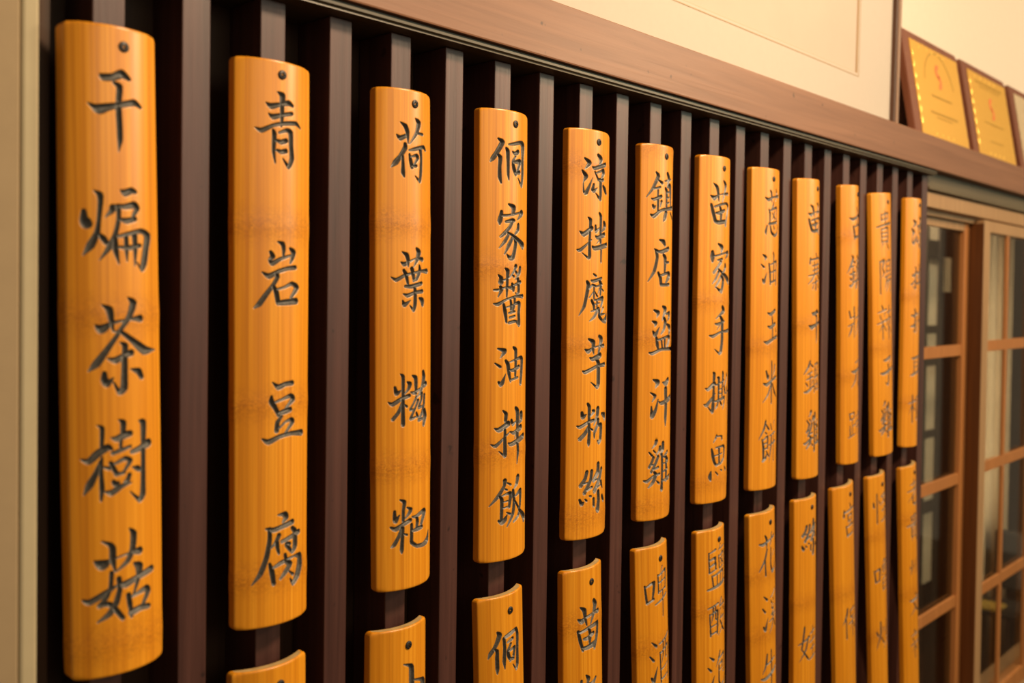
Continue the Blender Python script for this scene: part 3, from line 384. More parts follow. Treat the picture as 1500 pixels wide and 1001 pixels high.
GLYPHS = {
'蔥': '5 20 3 20 24 8 50 17 4 92 14 8|28 4 3 35 10 7 38 28 3|66 0 3 72 7 7 62 26 2|48 28 3 46 36 6 34 44 2|22 44 4 28 52 6 27 72 4|28 46 3 72 38 6 74 50 4 72 72 5|40 50 3 60 62 6|58 46 3 50 58 4 36 66 1|22 74 5 50 71 6 76 68 5|14 78 4 8 90 7 10 96 2|30 76 4 36 90 7 56 97 7 80 92 7 82 78 1|48 76 3 56 84 6|82 72 3 92 82 6',
'油': '8 8 3 22 16 8 16 24 1|2 36 4 14 44 7|8 78 4 14 86 8 20 74 5 28 58 1|38 34 5 44 60 7 46 92 5|46 36 3 70 30 4 90 26 7 90 50 5 88 94 5|64 2 5 68 12 6 68 50 5 66 84 4|50 58 4 82 52 6|50 86 6 84 80 6',
'玉': '20 10 3 38 14 8 70 4 9|46 16 3 52 40 6 52 84 5|22 48 3 38 52 8 72 42 9|4 92 3 20 95 8 60 84 7 96 80 9|76 54 2 86 66 6',
'米': '20 22 5 28 38 8 34 30 1|76 10 6 70 24 5 60 36 1|50 0 5 52 20 6 50 50 5 50 97 5|8 50 4 24 53 8 60 42 6 88 38 8|46 54 4 30 76 5 4 94 1|56 52 3 74 72 7 98 86 2',
'餅': '32 0 5 24 18 6 2 42 1|34 8 4 48 20 7|30 26 4 38 30 5|16 42 4 22 60 7 22 90 5|20 44 3 42 36 5 42 64 4|24 53 4 40 50 4|24 66 4 40 62 4|20 92 6 32 86 7 40 74 1|36 70 4 48 82 6|60 8 4 66 22 6|88 2 5 80 22 1|54 36 4 94 28 6|50 58 4 98 50 7|66 36 5 64 60 6 52 96 1|84 32 5 84 96 5',
'寨': '48 0 4 56 10 7|14 14 6 12 28 7|14 18 4 90 12 5 82 26 2|24 34 4 80 28 5|28 46 4 78 40 5|6 60 4 96 50 6|38 24 5 40 56 5|62 22 5 60 54 5|38 58 5 24 70 5 2 82 1|62 54 3 80 64 7 98 70 2|26 80 4 76 72 5|50 68 5 50 96 6 42 92 1|34 84 4 26 94 5|64 82 4 76 92 6',
'鍋': '30 0 5 22 18 6 0 40 1|32 8 4 46 18 7|18 40 4 42 32 5|14 56 4 44 48 6|30 38 4 30 82 4|10 66 4 18 76 5|44 60 5 36 76 1|4 94 4 20 92 7 48 78 4|60 10 4 62 44 5|60 12 4 88 8 6 86 42 4|72 22 3 76 40 4|62 30 3 72 28 3|52 54 4 56 96 5|54 52 4 96 46 6 94 90 5 84 86 1|72 50 5 62 68 1|72 60 3 84 70 5|64 72 4 66 90 5|64 74 3 82 70 4 80 86 4|66 90 4 80 88 4',
'古': '2 34 3 20 38 8 60 28 6 98 22 9|48 0 4 54 14 7 52 54 5|22 58 5 28 78 8 30 97 6|30 60 3 74 52 7 76 62 5 70 88 4|32 92 8 74 88 8',
'狀': '34 2 5 36 30 5 34 96 3|8 14 5 14 34 6|14 36 4 34 30 4|4 60 4 36 50 5|22 60 5 16 76 5 4 94 1|46 36 4 96 28 7|70 6 5 70 34 6 62 64 5 42 96 1|70 44 3 82 72 7 98 88 2|82 8 3 92 18 6',
'元': '28 12 4 74 4 8|4 40 3 20 42 8 96 28 8|38 42 5 30 70 6 2 96 1|60 38 5 58 74 6 68 90 7 92 88 7 96 66 1',
'蹄': '8 6 5 12 28 6|10 8 3 36 4 5 34 24 4|12 28 4 34 24 4|24 30 4 24 84 4|26 52 3 42 46 5|10 50 4 12 86 5|2 92 4 42 80 4|70 0 4 76 8 6|50 18 4 96 12 6|60 22 4 64 34 5|86 18 5 80 32 1|52 38 5 48 50 5|52 40 4 96 34 6 90 46 1|58 56 4 58 82 5|56 58 3 92 52 6 90 78 5 84 78 1|74 44 4 74 98 4',
'貴': '26 8 4 30 24 6|28 10 3 74 4 5 70 20 4|30 22 4 70 18 4|50 0 5 52 34 5|4 40 4 50 34 5 96 30 8|28 44 5 30 80 5|30 46 3 72 42 6 72 78 5|34 56 4 66 54 4|34 66 4 66 64 4|32 77 4 70 76 5|38 82 5 26 94 1|62 80 4 80 96 7',
'陽': '10 4 5 12 96 5|12 6 4 34 2 7 24 24 4 34 38 5 20 50 1|48 4 4 50 38 5|50 6 3 86 2 6 84 34 5|52 20 4 80 18 4|52 34 4 82 32 4|38 50 4 98 42 6|54 50 5 48 66 5 36 82 1|54 62 4 94 56 6 90 90 5 80 88 1|68 60 4 60 76 4 46 92 1|80 60 4 70 84 1',
'辣': '24 0 4 30 10 7|6 20 4 52 12 6|14 28 4 20 40 5|42 22 5 36 38 1|2 52 4 54 42 6|30 44 5 30 96 5|28 56 4 4 82 1|34 56 3 50 72 5|56 22 4 98 16 6|58 40 4 60 58 5|58 42 3 92 36 6 88 54 4|76 2 5 76 60 5 76 97 4|74 60 4 56 84 1|78 60 3 98 80 6',
'子': '20 12 4 34 14 7 74 4 8 60 26 2|50 28 5 58 50 6 54 84 7 46 94 6 28 84 1|2 54 3 20 56 8 98 42 8',
'折': '4 26 4 24 28 8 44 18 6|24 2 4 30 14 6 30 84 7 14 80 1|2 66 4 20 64 8 44 44 1|88 6 6 70 18 5 56 24 2|56 22 5 56 60 6 42 94 1|58 48 4 98 40 7|80 46 5 80 98 4',
'耳': '8 14 4 24 14 7 92 6 8|26 14 5 28 72 6|68 10 6 70 60 6 70 99 4|30 32 4 66 28 4|30 50 4 66 46 4|2 82 3 20 78 8 98 60 7',
'根': '2 28 4 46 18 7|24 0 5 24 50 6 24 98 5|22 34 5 2 72 1|28 40 3 42 54 6|56 8 5 58 50 5 58 90 6 78 76 1|56 10 3 88 4 6 86 38 4|60 24 4 82 20 4|60 40 4 84 36 4|90 50 4 76 64 2|62 46 3 80 76 7 99 92 3',
'花': '6 20 4 22 22 8 60 14 4 92 10 8|30 2 4 38 12 7 38 32 3|70 0 5 64 20 5 56 32 1|40 36 5 28 60 6 4 84 2|30 56 5 32 96 6|64 36 5 62 74 6 72 92 8 94 88 7 98 68 1|90 44 5 66 64 1',
'溪': '8 6 3 24 16 8|2 34 4 14 44 7|6 78 4 14 86 8 28 58 1|84 0 5 60 10 4 44 14 2|46 20 3 52 28 6|64 16 3 68 24 6|90 12 5 80 26 1|64 30 4 52 40 4 70 44 4 50 56 4 88 54 5|80 36 4 56 54 4|36 70 4 98 60 6|66 58 5 58 80 5 36 98 1|70 70 3 84 84 6 99 94 2',
'牛': '30 6 5 24 30 6 8 50 1|24 30 4 80 22 7|2 60 3 20 62 8 98 46 8|54 0 5 56 40 6 54 100 4',
'娃': '24 0 5 18 36 5 12 60 4|12 60 4 42 90 7|44 28 5 30 64 5 2 94 1|0 46 4 50 30 6|54 22 4 90 14 7|72 4 5 72 42 5|50 46 4 96 38 7|56 66 4 92 60 6|72 50 5 72 90 5|48 94 4 99 86 8',
'宮': '48 0 4 56 12 8|12 18 6 10 36 8|14 24 4 92 16 6 82 32 2|34 34 5 38 54 6|36 36 3 66 32 6 62 50 4|38 52 5 64 50 5|54 54 4 46 62 1|22 66 5 30 96 7|26 68 3 78 62 7 72 90 4|30 94 7 76 90 6',
'保': '26 0 5 20 24 7 0 52 1|18 34 5 20 98 6|44 8 5 48 34 6|46 10 3 86 4 6 80 30 4|48 34 5 80 30 5|34 52 4 98 42 7|66 36 5 66 98 5|62 54 4 36 84 1|70 54 3 96 78 6',
'怪': '4 28 5 6 42 7|30 24 4 38 34 5|20 0 5 20 98 5|46 12 4 84 4 7 64 28 5 38 42 1|52 12 3 98 44 7|50 60 4 92 52 6|70 46 5 70 88 5|42 94 4 99 86 8',
'嚕': '2 30 5 8 66 6|6 32 3 30 26 6 26 60 4|8 66 5 28 62 5|60 0 5 44 18 1|60 6 4 80 4 5 68 16 1|46 18 5 48 38 5|48 20 3 92 14 6 88 36 4|50 28 4 86 24 4|50 38 4 86 34 4|68 18 4 68 36 4|40 46 3 48 48 5|58 44 3 62 48 4|74 42 3 78 46 4|90 38 3 96 44 5|46 62 4 50 96 6|48 62 3 88 56 6 86 92 5|50 76 4 84 72 4|50 94 5 84 90 5',
'炒': '4 32 5 10 46 7|42 22 5 34 38 1|24 0 5 24 40 6 2 94 1|26 54 3 44 76 7|68 0 5 70 58 6 60 54 1|54 26 5 42 48 1|80 20 3 96 40 7|92 50 6 74 76 6 40 98 1',
'老': '20 20 4 70 12 7|46 0 5 46 38 5|2 44 4 96 32 7|88 8 6 60 44 5 4 84 1|78 56 5 40 74 2|36 58 5 38 86 6 52 96 7 84 90 7 90 72 1',
'州': '8 40 4 6 56 7|24 8 5 22 60 6 8 96 1|34 38 3 42 50 6|54 10 5 54 88 5|64 36 3 72 48 6|86 2 5 88 50 6 86 99 4',
'文': '44 0 4 56 12 8|2 28 3 20 32 8 96 20 8|70 28 6 50 62 6 4 96 1|28 38 3 56 70 7 98 94 3',
'鹽': '6 14 5 8 58 5|8 14 3 34 8 6|10 30 4 32 26 6 32 40 4|12 44 4 34 38 5 34 52 4|8 58 4 38 52 4|60 0 5 46 16 1|54 10 4 90 6 5|50 24 5 54 54 5|52 26 3 90 20 6 88 50 5|70 16 4 70 50 3|58 30 3 82 44 4|82 28 3 60 44 2|54 54 4 88 50 4|18 66 5 24 90 5|22 66 3 82 60 6 78 86 4|42 66 4 42 88 4|62 64 4 60 88 4|2 95 4 50 90 7 98 86 8',
'酸': '2 18 4 48 10 6|8 34 4 12 92 6|10 36 3 44 30 6 42 90 5|22 18 4 22 40 4 14 58 1|32 16 4 34 50 4 40 52 3|14 68 4 38 64 4|14 88 5 42 84 5|70 0 5 56 20 4 90 16 5|80 8 3 92 20 6|62 28 4 50 44 1|82 26 3 94 40 6|68 44 5 48 74 1|64 54 3 90 50 5 74 80 4 46 98 1|60 60 3 78 82 6 99 96 3',
'泡': '8 6 3 24 16 8|2 34 4 14 44 7|6 78 4 14 86 8 28 58 1|58 0 5 50 18 6 36 38 1|52 18 4 92 12 7 88 60 6 78 56 1|52 34 4 76 30 6 72 46 4|54 50 4 76 46 4|52 34 5 52 80 6 64 94 8 92 90 7 96 74 1',
'啤': '2 30 5 8 64 6|6 32 3 32 26 7 26 58 4|8 64 6 30 58 6|70 0 5 62 12 1|48 14 5 50 50 5|50 16 3 92 10 6 90 46 5|52 30 4 88 26 4|50 48 4 90 44 4|70 12 4 58 58 1|36 70 4 99 58 7|72 48 5 72 98 4',
'酒': '8 6 3 24 16 8|2 34 4 14 44 7|6 78 4 14 86 8 28 58 1|36 14 4 98 4 7|40 32 5 44 94 6|42 34 3 92 26 6 90 96 5|56 12 4 56 40 4 48 56 1|72 10 4 74 48 4 82 48 3|46 68 4 88 62 4|46 88 5 88 84 5',
'干': '19 3 1 27 7 9 43 6 9 60 0 11 75 5 6|45 13 4 56 17 8 54 34 8|0 41 1 12 46 8 19 48 12 35 44 9 53 41 7 86 34 8 100 39 5|53 38 8 55 68 8 55 85 7 52 100 1',
'鎮': '23 0 4 29 8 8 14 34 5 0 53 1|29 16 3 41 21 8|15 35 4 35 30 5|29 37 5 28 50 4|12 55 3 19 56 5 39 49 6|29 56 6 29 79 5|15 68 4 18 73 5 23 69 2|40 59 7 35 71 3|10 88 2 18 91 7 41 77 5 97 69 8|62 0 7 69 10 10 62 27 5|51 16 4 81 10 5|54 32 5 59 38 8 59 70 6|65 28 3 77 26 12 82 67 6|62 40 4 70 38 4|62 51 4 70 49 4|63 62 4 71 60 4|57 81 9 53 92 10 46 100 2|80 81 5 100 94 7',
'雞': '33 0 8 30 6 5 20 14 1|12 22 4 21 30 6|24 19 4 30 24 4|45 13 6 43 20 5 33 29 2|25 33 5 18 45 5 12 52 5|12 50 4 34 45 3|39 32 6 30 46 6 18 62 5|19 59 3 40 54 6|27 63 5 33 69 7 24 83 7 11 93 3|0 79 3 7 81 6 25 71 4 44 68 5|34 81 3 43 87 6|58 6 8 57 17 10 47 29 2|53 29 6 55 49 7 55 84 7 54 100 9|81 26 9 66 32 5|60 34 3 78 38 5 85 44 8|76 39 9 76 64 9 75 83 9|61 48 3 87 48 4|62 65 4 83 61 7|59 83 5 100 81 12',
'涼': '7 11 4 21 20 10 7 35 2|0 39 4 10 51 10 3 65 2 4 86 4 12 88 8 32 54 1|52 0 6 65 8 13 60 20 6|31 29 3 40 31 7 91 18 9|40 39 5 51 53 6|46 41 3 77 32 6 79 38 12 71 50 6|53 56 7 78 55 9|65 60 10 64 100 9 43 88 2|36 68 5 32 81 8 38 83 7 50 75 1|78 69 6 91 78 12 100 85 6',
'拌': '5 39 2 15 45 8 35 32 8|25 10 2 31 16 6 31 30 5|30 41 5 29 60 5 30 89 7 26 93 4 10 83 1|0 77 3 6 77 6 35 55 2|46 27 5 49 38 6 62 30 3|81 18 7 86 25 12 72 37 2|59 0 4 66 7 8 66 39 7 66 61 6|47 48 3 54 51 6 84 43 9|65 52 6 51 64 2|38 69 3 45 73 7 100 64 9|69 72 6 69 100 6',
'絲': '21 13 8 15 28 7 3 41 8|2 40 5 31 35 3|38 12 8 33 32 7 14 58 8|15 56 4 38 47 7|65 0 11 64 16 12 45 34 8|48 34 4 71 31 3|83 13 10 71 35 11 49 57 10|53 54 4 82 47 4|82 41 10 91 57 5|0 72 5 6 82 8 11 78 3|16 72 4 21 76 6|30 66 4 35 68 6|46 74 8 46 89 8|66 62 11 69 80 11 64 100 13 57 95 2|89 74 11 100 86 10',
'苗': '0 36 3 15 41 11 31 34 3 51 30 3 95 28 8|11 8 3 26 16 9 32 30 8 35 47 3|62 0 5 76 9 12 70 24 8 55 47 3|3 56 6 9 72 9 19 91 10|17 60 5 45 54 5 82 50 6 100 56 11 89 77 9 78 100 9|41 59 6 49 73 10 46 90 7|23 74 5 37 74 8 68 67 7|20 94 8 38 95 9 71 91 9',
}
PLACED = [
 ('7', '蔥', -217, 321, 500, 767),
 ('7', '油', -272, 1327, 482, 560),
 ('7', '玉', -209, 2240, 479, 557),
 ('7', '米', -225, 3074, 500, 690),
 ('7', '餅', -285, 4022, 500, 688),
 ('8', '苗', -185, 406, 436, 507),
 ('8', '寨', -204, 1259, 500, 648),
 ('8', '干', -182, 2255, 481, 559),
 ('8', '鍋', -276, 3101, 482, 560),
 ('8', '雞', -265, 3966, 500, 675),
 ('9', '古', -193, 396, 500, 605),
 ('9', '鎮', -234, 1286, 500, 608),
 ('9', '狀', -228, 2218, 500, 587),
 ('9', '元', -152, 3184, 476, 553),
 ('9', '蹄', -213, 4149, 445, 518),
 ('10', '貴', -355, 359, 500, 757),
 ('10', '陽', -312, 1288, 500, 684),
 ('10', '辣', -346, 2169, 500, 688),
 ('10', '子', -284, 3164, 500, 604),
 ('10', '雞', -320, 4061, 500, 685),
 ('11', '涼', -232, 388, 500, 613),
 ('11', '拌', -236, 1350, 468, 545),
 ('11', '折', -225, 2258, 482, 561),
 ('11', '耳', -213, 3212, 448, 521),
 ('11', '根', -245, 4055, 485, 564),
 ('5l', '啤', -267, 311, 500, 719),
 ('5l', '酒', -205, 1285, 500, 691),
 ('6l', '鹽', -223, 253, 500, 676),
 ('6l', '酸', -221, 1073, 487, 566),
 ('6l', '泡', -225, 1876, 489, 569),
 ('7l', '花', -268, 365, 500, 692),
 ('7l', '溪', -199, 1325, 500, 692),
 ('7l', '牛', -238, 2291, 500, 697),
 ('8l', '絲', -251, 405, 488, 568),
 ('8l', '娃', -309, 2229, 500, 625),
 ('9l', '宮', -239, 340, 500, 633),
 ('9l', '保', -251, 2305, 488, 567),
 ('10l', '怪', -283, 363, 500, 593),
 ('10l', '嚕', -280, 1692, 500, 642),
 ('10l', '炒', -259, 2931, 498, 579),
 ('11l', '老', -239, 289, 480, 559),
 ('11l', '貴', -269, 1017, 500, 606),
 ('11l', '州', -208, 1967, 360, 362),
 ('11l', '文', -221, 2703, 432, 502),
 ('11l', '辣', -202, 3490, 500, 634),
]
BOARDS = {
 '0': (0.3309, 1.7063, 0.0190, 0.0741),
 '1': (0.4825, 1.7084, 0.0062, 0.0780),
 '2': (0.6363, 1.7080, 0.0153, 0.0736),
 '3': (0.7853, 1.7092, 0.0125, 0.0777),
 '4': (0.9398, 1.7078, 0.0067, 0.0810),
 '5': (1.0874, 1.7073, 0.0078, 0.0776),
 '6': (1.2360, 1.7090, 0.0096, 0.0859),
 '7': (1.3882, 1.7074, 0.0140, 0.0874),
 '8': (1.5343, 1.7050, 0.0328, 0.0794),
 '9': (1.6956, 1.7096, 0.0460, 0.0700),
 '10': (1.8380, 1.7082, 0.0740, 0.0889),
 '11': (2.0015, 1.7107, 0.0096, 0.0746),
 '1l': (0.4844, 1.1594, 0.0097, 0.0773),
 '2l': (0.6377, 1.1572, 0.0062, 0.0753),
 '3l': (0.7889, 1.1582, 0.0452, 0.0757),
 '4l': (0.9382, 1.1598, 0.0354, 0.0775),
 '5l': (1.0878, 1.1604, 0.0559, 0.0746),
 '6l': (1.2401, 1.1579, 0.0400, 0.0773),
 '7l': (1.3955, 1.1594, 0.0557, 0.0815),
 '8l': (1.5448, 1.1598, 0.0342, 0.0792),
 '9l': (1.6942, 1.1615, 0.0802, 0.0834),
 '10l': (1.8419, 1.1622, 0.0925, 0.0725),
 '11l': (2.0032, 1.1609, 0.0942, 0.0749),
}

def parse(s): return [[int(v) for v in st.split()] for st in s.split('|')]

def smooth_path(pts):
    """Catmull-Rom through (s, v, w)"""
    P = np.array(pts, float).reshape(-1, 3)
    if len(P) < 3: 
        t = np.linspace(0, 1, 4)[:, None]
        return P[0] * (1 - t) + P[-1] * t
    Q = np.vstack([2 * P[0] - P[1], P, 2 * P[-1] - P[-2]])
    out = []
    for i in range(1, len(Q) - 2):
        p0, p1, p2, p3 = Q[i - 1], Q[i], Q[i + 1], Q[i + 2]
        for t in np.linspace(0, 1, 5)[:-1]:
            tt = 0.5
            out.append(0.5 * ((2 * p1) + (-p0 + p2) * t + (2 * p0 - 5 * p1 + 4 * p2 - p3) * t ** 2 + (-p0 + 3 * p1 - 3 * p2 + p3) * t ** 3) * tt
                       + (p1 * (1 - t) + p2 * t) * (1 - tt))
    out.append(Q[-2])
    A = np.array(out); A[:, 2] = A[:, 2] * 1.16 + 3.5
    return A

ARC, EDGE_, THICK, LEN = 0.013, 0.009, 0.0085, 0.5115
EDGES = {'0': 0.015}

def strokes_for(key):
    out = []
    for g in CARVED.get(key, []):
        for st in parse(g): out.append(smooth_path(st) * 1e-4)
    for (k, ch, s0, v0, w, h) in PLACED:
        if k != key: continue
        for st in parse(GLYPHS[ch]):
            A = np.array(st, float).reshape(-1, 3)
            A[:, 0] = s0 + A[:, 0] * w / 100.0
            A[:, 1] = v0 + A[:, 1] * h / 100.0
            A[:, 2] = A[:, 2] * min(w, h) / 100.0 * 1.25
            out.append(smooth_path(A.ravel()) * 1e-4)
    return out

def carve_field(strokes, SS, VV):
    """signed depth inside the union of tapering brush strokes, metres"""
    F = np.full(SS.shape, -1.0)
    sx = SS[0]; vy = VV[:, 0]
    for A in strokes:
        pad = A[:, 2].max() / 2 + 0.0012
        i0, i1 = np.searchsorted(vy, [A[:, 1].min() - pad, A[:, 1].max() + pad])
        j0, j1 = np.searchsorted(sx, [A[:, 0].min() - pad, A[:, 0].max() + pad])
        if i1 <= i0 or j1 <= j0: continue
        X = SS[i0:i1, j0:j1]; Y = VV[i0:i1, j0:j1]
        sub = F[i0:i1, j0:j1]
        for a, b in zip(A[:-1], A[1:]):
            d = b[:2] - a[:2]; L2 = d @ d + 1e-12
            t = np.clip(((X - a[0]) * d[0] + (Y - a[1]) * d[1]) / L2, 0, 1)
            r = (a[2] + (b[2] - a[2]) * t) / 2
            dd = np.hypot(X - a[0] - t * d[0], Y - a[1] - t * d[1])
            np.maximum(sub, r - dd, out=sub)
        F[i0:i1, j0:j1] = sub
    return F

def sign_mesh(key, width, res, nodes, seed):
    a = width / 2
    EDGE = EDGES.get(key, EDGE_)
    strokes = strokes_for(key)
    # rows: fine where there is writing, coarse elsewhere
    spans = []
    for A in strokes:
        h = A[:, 2].max() / 2 + 0.0022
        spans.append((A[:, 1].min() - h, A[:, 1].max() + h))
    rows = [0.0]
    v = 0.0
    edge = [0.0, 0.0002, 0.0005, 0.0009, 0.0016, 0.0030, 0.005]
    while v < LEN:
        if v < 0.005 - 1e-9:
            nv = min([e for e in edge if e > v + 1e-9])
        elif v > LEN - 0.005 - 1e-9:
            rem = [LEN - e for e in edge if LEN - e > v + 1e-9]
            nv = min(rem) if rem else LEN
        else:
            fine = any(x0 <= v <= x1 for x0, x1 in spans)
            nv = v + (res if fine else 0.003)
            nv = min(nv, LEN - 0.005)
        rows.append(nv); v = nv
        if v >= LEN - 1e-9: break
    vy = np.array(rows)
    n = int(width / res)
    t = np.linspace(-1, 1, n + 1)
    e = np.array([0, 0.0002, 0.0005, 0.0011, 0.002]) / a
    inner = t[(t > -1 + e[-1] + 1e-6) & (t < 1 - e[-1] - 1e-6)]
    t = np.concatenate([-1 + e, inner, (1 - e)[::-1]])
    SS, VV = np.meshgrid(t * a, vy)
    F = carve_field(strokes, SS, VV) if strokes else np.full(SS.shape, -1.0)
    # outline: rounded corners, slight irregular width
    rc = 0.0045
    dv = np.minimum(vy, LEN - vy)
    shrink = np.where(dv < rc, rc - np.sqrt(np.maximum(rc ** 2 - (rc - dv) ** 2, 0)), 0.0)
    rnd = random.Random(seed)
    ph = rnd.uniform(0, 6); 
    side = 0.0006 * np.sin(vy * 9 + ph)
    for z0 in nodes: side = side + 0.0004 * np.exp(-((vy - z0) / 0.012) ** 2)
    # shift the outermost columns only, so the carving keeps its place
    edgew = np.clip((np.abs(SS) - (a - 0.010)) / 0.010, 0, 1)
    X = SS + np.sign(SS) * edgew * (side - shrink)[:, None]
    Hn = EDGE + ARC * (1 - (SS / a) ** 2)
    for z0 in nodes: Hn = Hn + (0.00022 * np.exp(-((vy - z0) / 0.008) ** 2))[:, None]
    def rnd_edge(de, r): return np.where(de < r, r - np.sqrt(np.maximum(r ** 2 - (r - de) ** 2, 0)), 0.0)
    rd = np.maximum(rnd_edge(a - np.abs(SS), 0.0011), rnd_edge(np.minimum(VV, LEN - VV), 0.0016))
    Y = -(Hn - rd)
    depth = np.clip(F * 1.25, 0, 0.0030)
    Y = Y + depth
    nr, nc = SS.shape
    verts = np.stack([X, Y, -VV], -1).reshape(-1, 3)
    idx = np.arange(nr * nc).reshape(nr, nc)
    q = np.stack([idx[:-1, :-1], idx[1:, :-1], idx[1:, 1:], idx[:-1, 1:]], -1).reshape(-1, 4)
    nq = len(q)
    # back: boundary loop pushed to the concave back, then strips
    top, bot, lef, rig = idx[0], idx[-1], idx[:, 0], idx[:, -1]
    loop = np.concatenate([top, rig[1:], bot[::-1][1:], lef[::-1][1:-1]])
    LV = verts[loop].copy()
    s = LV[:, 0]
    LV[:, 1] = -np.maximum(EDGE + ARC * (1 - np.clip(s / a, -1, 1) ** 2) - max(THICK, EDGE - 0.0005), 0.0004)
    b0 = len(verts)
    allv = np.vstack([verts, LV])
    L = len(loop)
    k = np.arange(L); k2 = (k + 1) % L
    qs = np.stack([loop[k], loop[k2], b0 + k2, b0 + k], -1)
    tb = b0 + np.arange(nc)
    bb = b0 + (nc - 1) + (nr - 1) + np.arange(nc)      # bottom, right to left
    bb = bb[::-1]
    qb = np.stack([tb[:-1], tb[1:], bb[1:], bb[:-1]], -1)
    faces = np.vstack([q, qs, qb]).astype(np.int32)
    me = bpy.data.meshes.new('bamboo_sign')
    me.vertices.add(len(allv)); me.vertices.foreach_set('co', allv.astype(np.float32).ravel())
    me.loops.add(faces.size); me.loops.foreach_set('vertex_index', faces.ravel())
    me.polygons.add(len(faces))
    me.polygons.foreach_set('loop_start', np.arange(0, faces.size, 4, dtype=np.int32))
    sm = np.ones(len(faces), bool); sm[nq:] = False
    mi = np.zeros(len(faces), np.int32); mi[nq:nq + L] = 1; mi[nq + L:] = 1
    me.materials.append(M_bamboo); me.materials.append(M_bambooend)
    me.update(calc_edges=True); me.validate()
    me.polygons.foreach_set('use_smooth', sm)
    # side walls keep the bamboo skin colour, only the cut ends are pale
    nn = np.zeros(L, bool); nn[:nc - 1] = True; nn[nc - 1 + nr - 1: nc - 1 + nr - 1 + nc - 1] = True
    mi[nq:nq + L] = np.where(nn, 1, 0)
    me.polygons.foreach_set('material_index', mi)
    at = me.attributes.new('carve', 'FLOAT', 'POINT')
    vals = np.full(len(allv), -1.0, np.float32); vals[:nr * nc] = (F * 1000).ravel()
    at.data.foreach_set('value', vals)
    return me

def screw_mesh():
    R, n = 0.0043, 30
    g = np.linspace(-R, R, n)
    vid = {}; V = []; Fc = []
    def h(x, y):
        r = math.hypot(x, y)
        z = 0.0011 * math.sqrt(max(0, 1 - (r / R) ** 2)) + 0.0003
        if (abs(x) < 0.00055 and abs(y) < 0.0023) or (abs(y) < 0.00055 and abs(x) < 0.0023): z -= 0.0016
        return z
    rings, seg = 16, 40
    V.append((0, -h(0, 0), 0))
    for i in range(1, rings + 1):
        rr = R * i / rings
        for j in range(seg):
            an = 2 * math.pi * (j + 0.5) / seg
            x, y = rr * math.cos(an), rr * math.sin(an)
            V.append((x, -h(x, y), y))
    for j in range(seg): V.append((R * math.cos(2 * math.pi * (j + .5) / seg), 0.0015, R * math.sin(2 * math.pi * (j + .5) / seg)))
    for j in range(seg): Fc.append((0, 1 + j, 1 + (j + 1) % seg))
    for i in range(rings):
        for j in range(seg):
            a0 = 1 + i * seg + j; a1 = 1 + i * seg + (j + 1) % seg
            Fc.append((a0, a0 + seg, a1 + seg, a1))
    return mesh_from('screw', V, Fc)
SCREW = screw_mesh()
bm = bmesh.new(); bm.from_mesh(SCREW); bmesh.ops.recalc_face_normals(bm, faces=bm.faces[:]); bm.to_mesh(SCREW); bm.free()

SIGNS = {
 '0': ('干煸茶樹菇', (0.226, 0.487, 9), 'widest and nearest of the upper bamboo signs, beside the cream wall, carved 干煸茶樹菇'),
 '1': ('青岩豆腐', (0.149, 0.310, 0.467), 'orange bamboo sign in the upper row carved with the four characters 青岩豆腐'),
 '2': ('荷葉糍粑', (0.137, 0.385, 9), 'orange bamboo sign in the upper row carved 荷葉糍粑, above the one carved 山'),
 '3': ('侗家醬油拌飯', (0.177, 0.389, 9), 'upper bamboo sign carved with six characters 侗家醬油拌飯, fourth from the left'),
 '4': ('涼拌魔芋粉絲', (0.045, 0.270, 0.484), 'upper bamboo sign carved with six characters 涼拌魔芋粉絲, fifth from the left'),
 '5': ('鎮店盜汗雞', (0.004, 0.264, 0.491), 'upper bamboo sign carved 鎮店盜汗雞 with a blotchy ring at its top end'),
 '6': ('苗家手撕魚', (0.213, 0.480, 9), 'upper bamboo sign carved 苗家手撕魚, ending in a carved fish character'),
 '7': ('蔥油玉米餅', (0.283, 9, 9), 'upper bamboo sign carved 蔥油玉米餅, eighth from the left'),
 '8': ('苗寨干鍋雞', (0.248, 9, 9), 'upper bamboo sign carved 苗寨干鍋雞, fourth from the right end'),
 '9': ('古鎮狀元蹄', (0.093, 0.35, 9), 'narrow upper bamboo sign carved 古鎮狀元蹄, third from the right end'),
 '10': ('貴陽辣子雞', (0.30, 9, 9), 'tilted upper bamboo sign carved 貴陽辣子雞, leaning against its right neighbour'),
 '11': ('涼拌折耳根', (0.20, 0.42, 9), 'last upper bamboo sign next to the window, carved 涼拌折耳根'),
 '1l': ('', (0.30, 9, 9), 'lower bamboo sign of which only a curved top end shows, under 青岩豆腐'),
 '2l': ('山', (0.23, 9, 9), 'lower bamboo sign showing a screw and the top of 山'),
 '3l': ('侗', (0.21, 9, 9), 'lower bamboo sign whose first carved character is 侗'),
 '4l': ('苗家', (0.070, 0.33, 9), 'lower bamboo sign with a pale cut top, carved 苗 above 家'),
 '5l': ('啤酒', (0.14, 0.38, 9), 'lower bamboo sign carved 啤酒, below the one carved 鎮店盜汗雞'),
 '6l': ('鹽酸泡', (0.12, 0.33, 9), 'lower bamboo sign carved 鹽酸, below the fish one'),
 '7l': ('花溪牛', (0.10, 0.20, 9), 'lower bamboo sign carved 花溪牛, fifth from the right end'),
 '8l': ('絲娃', (0.18, 9, 9), 'lower bamboo sign carved 絲 and 娃 with a wide gap between'),
 '9l': ('宮保', (0.20, 9, 9), 'lower bamboo sign carved 宮保, third from the right end'),
 '10l': ('怪嚕炒', (0.12, 0.32, 9), 'lower bamboo sign carved 怪嚕, second from the right end'),
 '11l': ('老貴州文辣', (0.11, 0.27, 9), 'last lower bamboo sign beside the window, its small characters close together'),
}
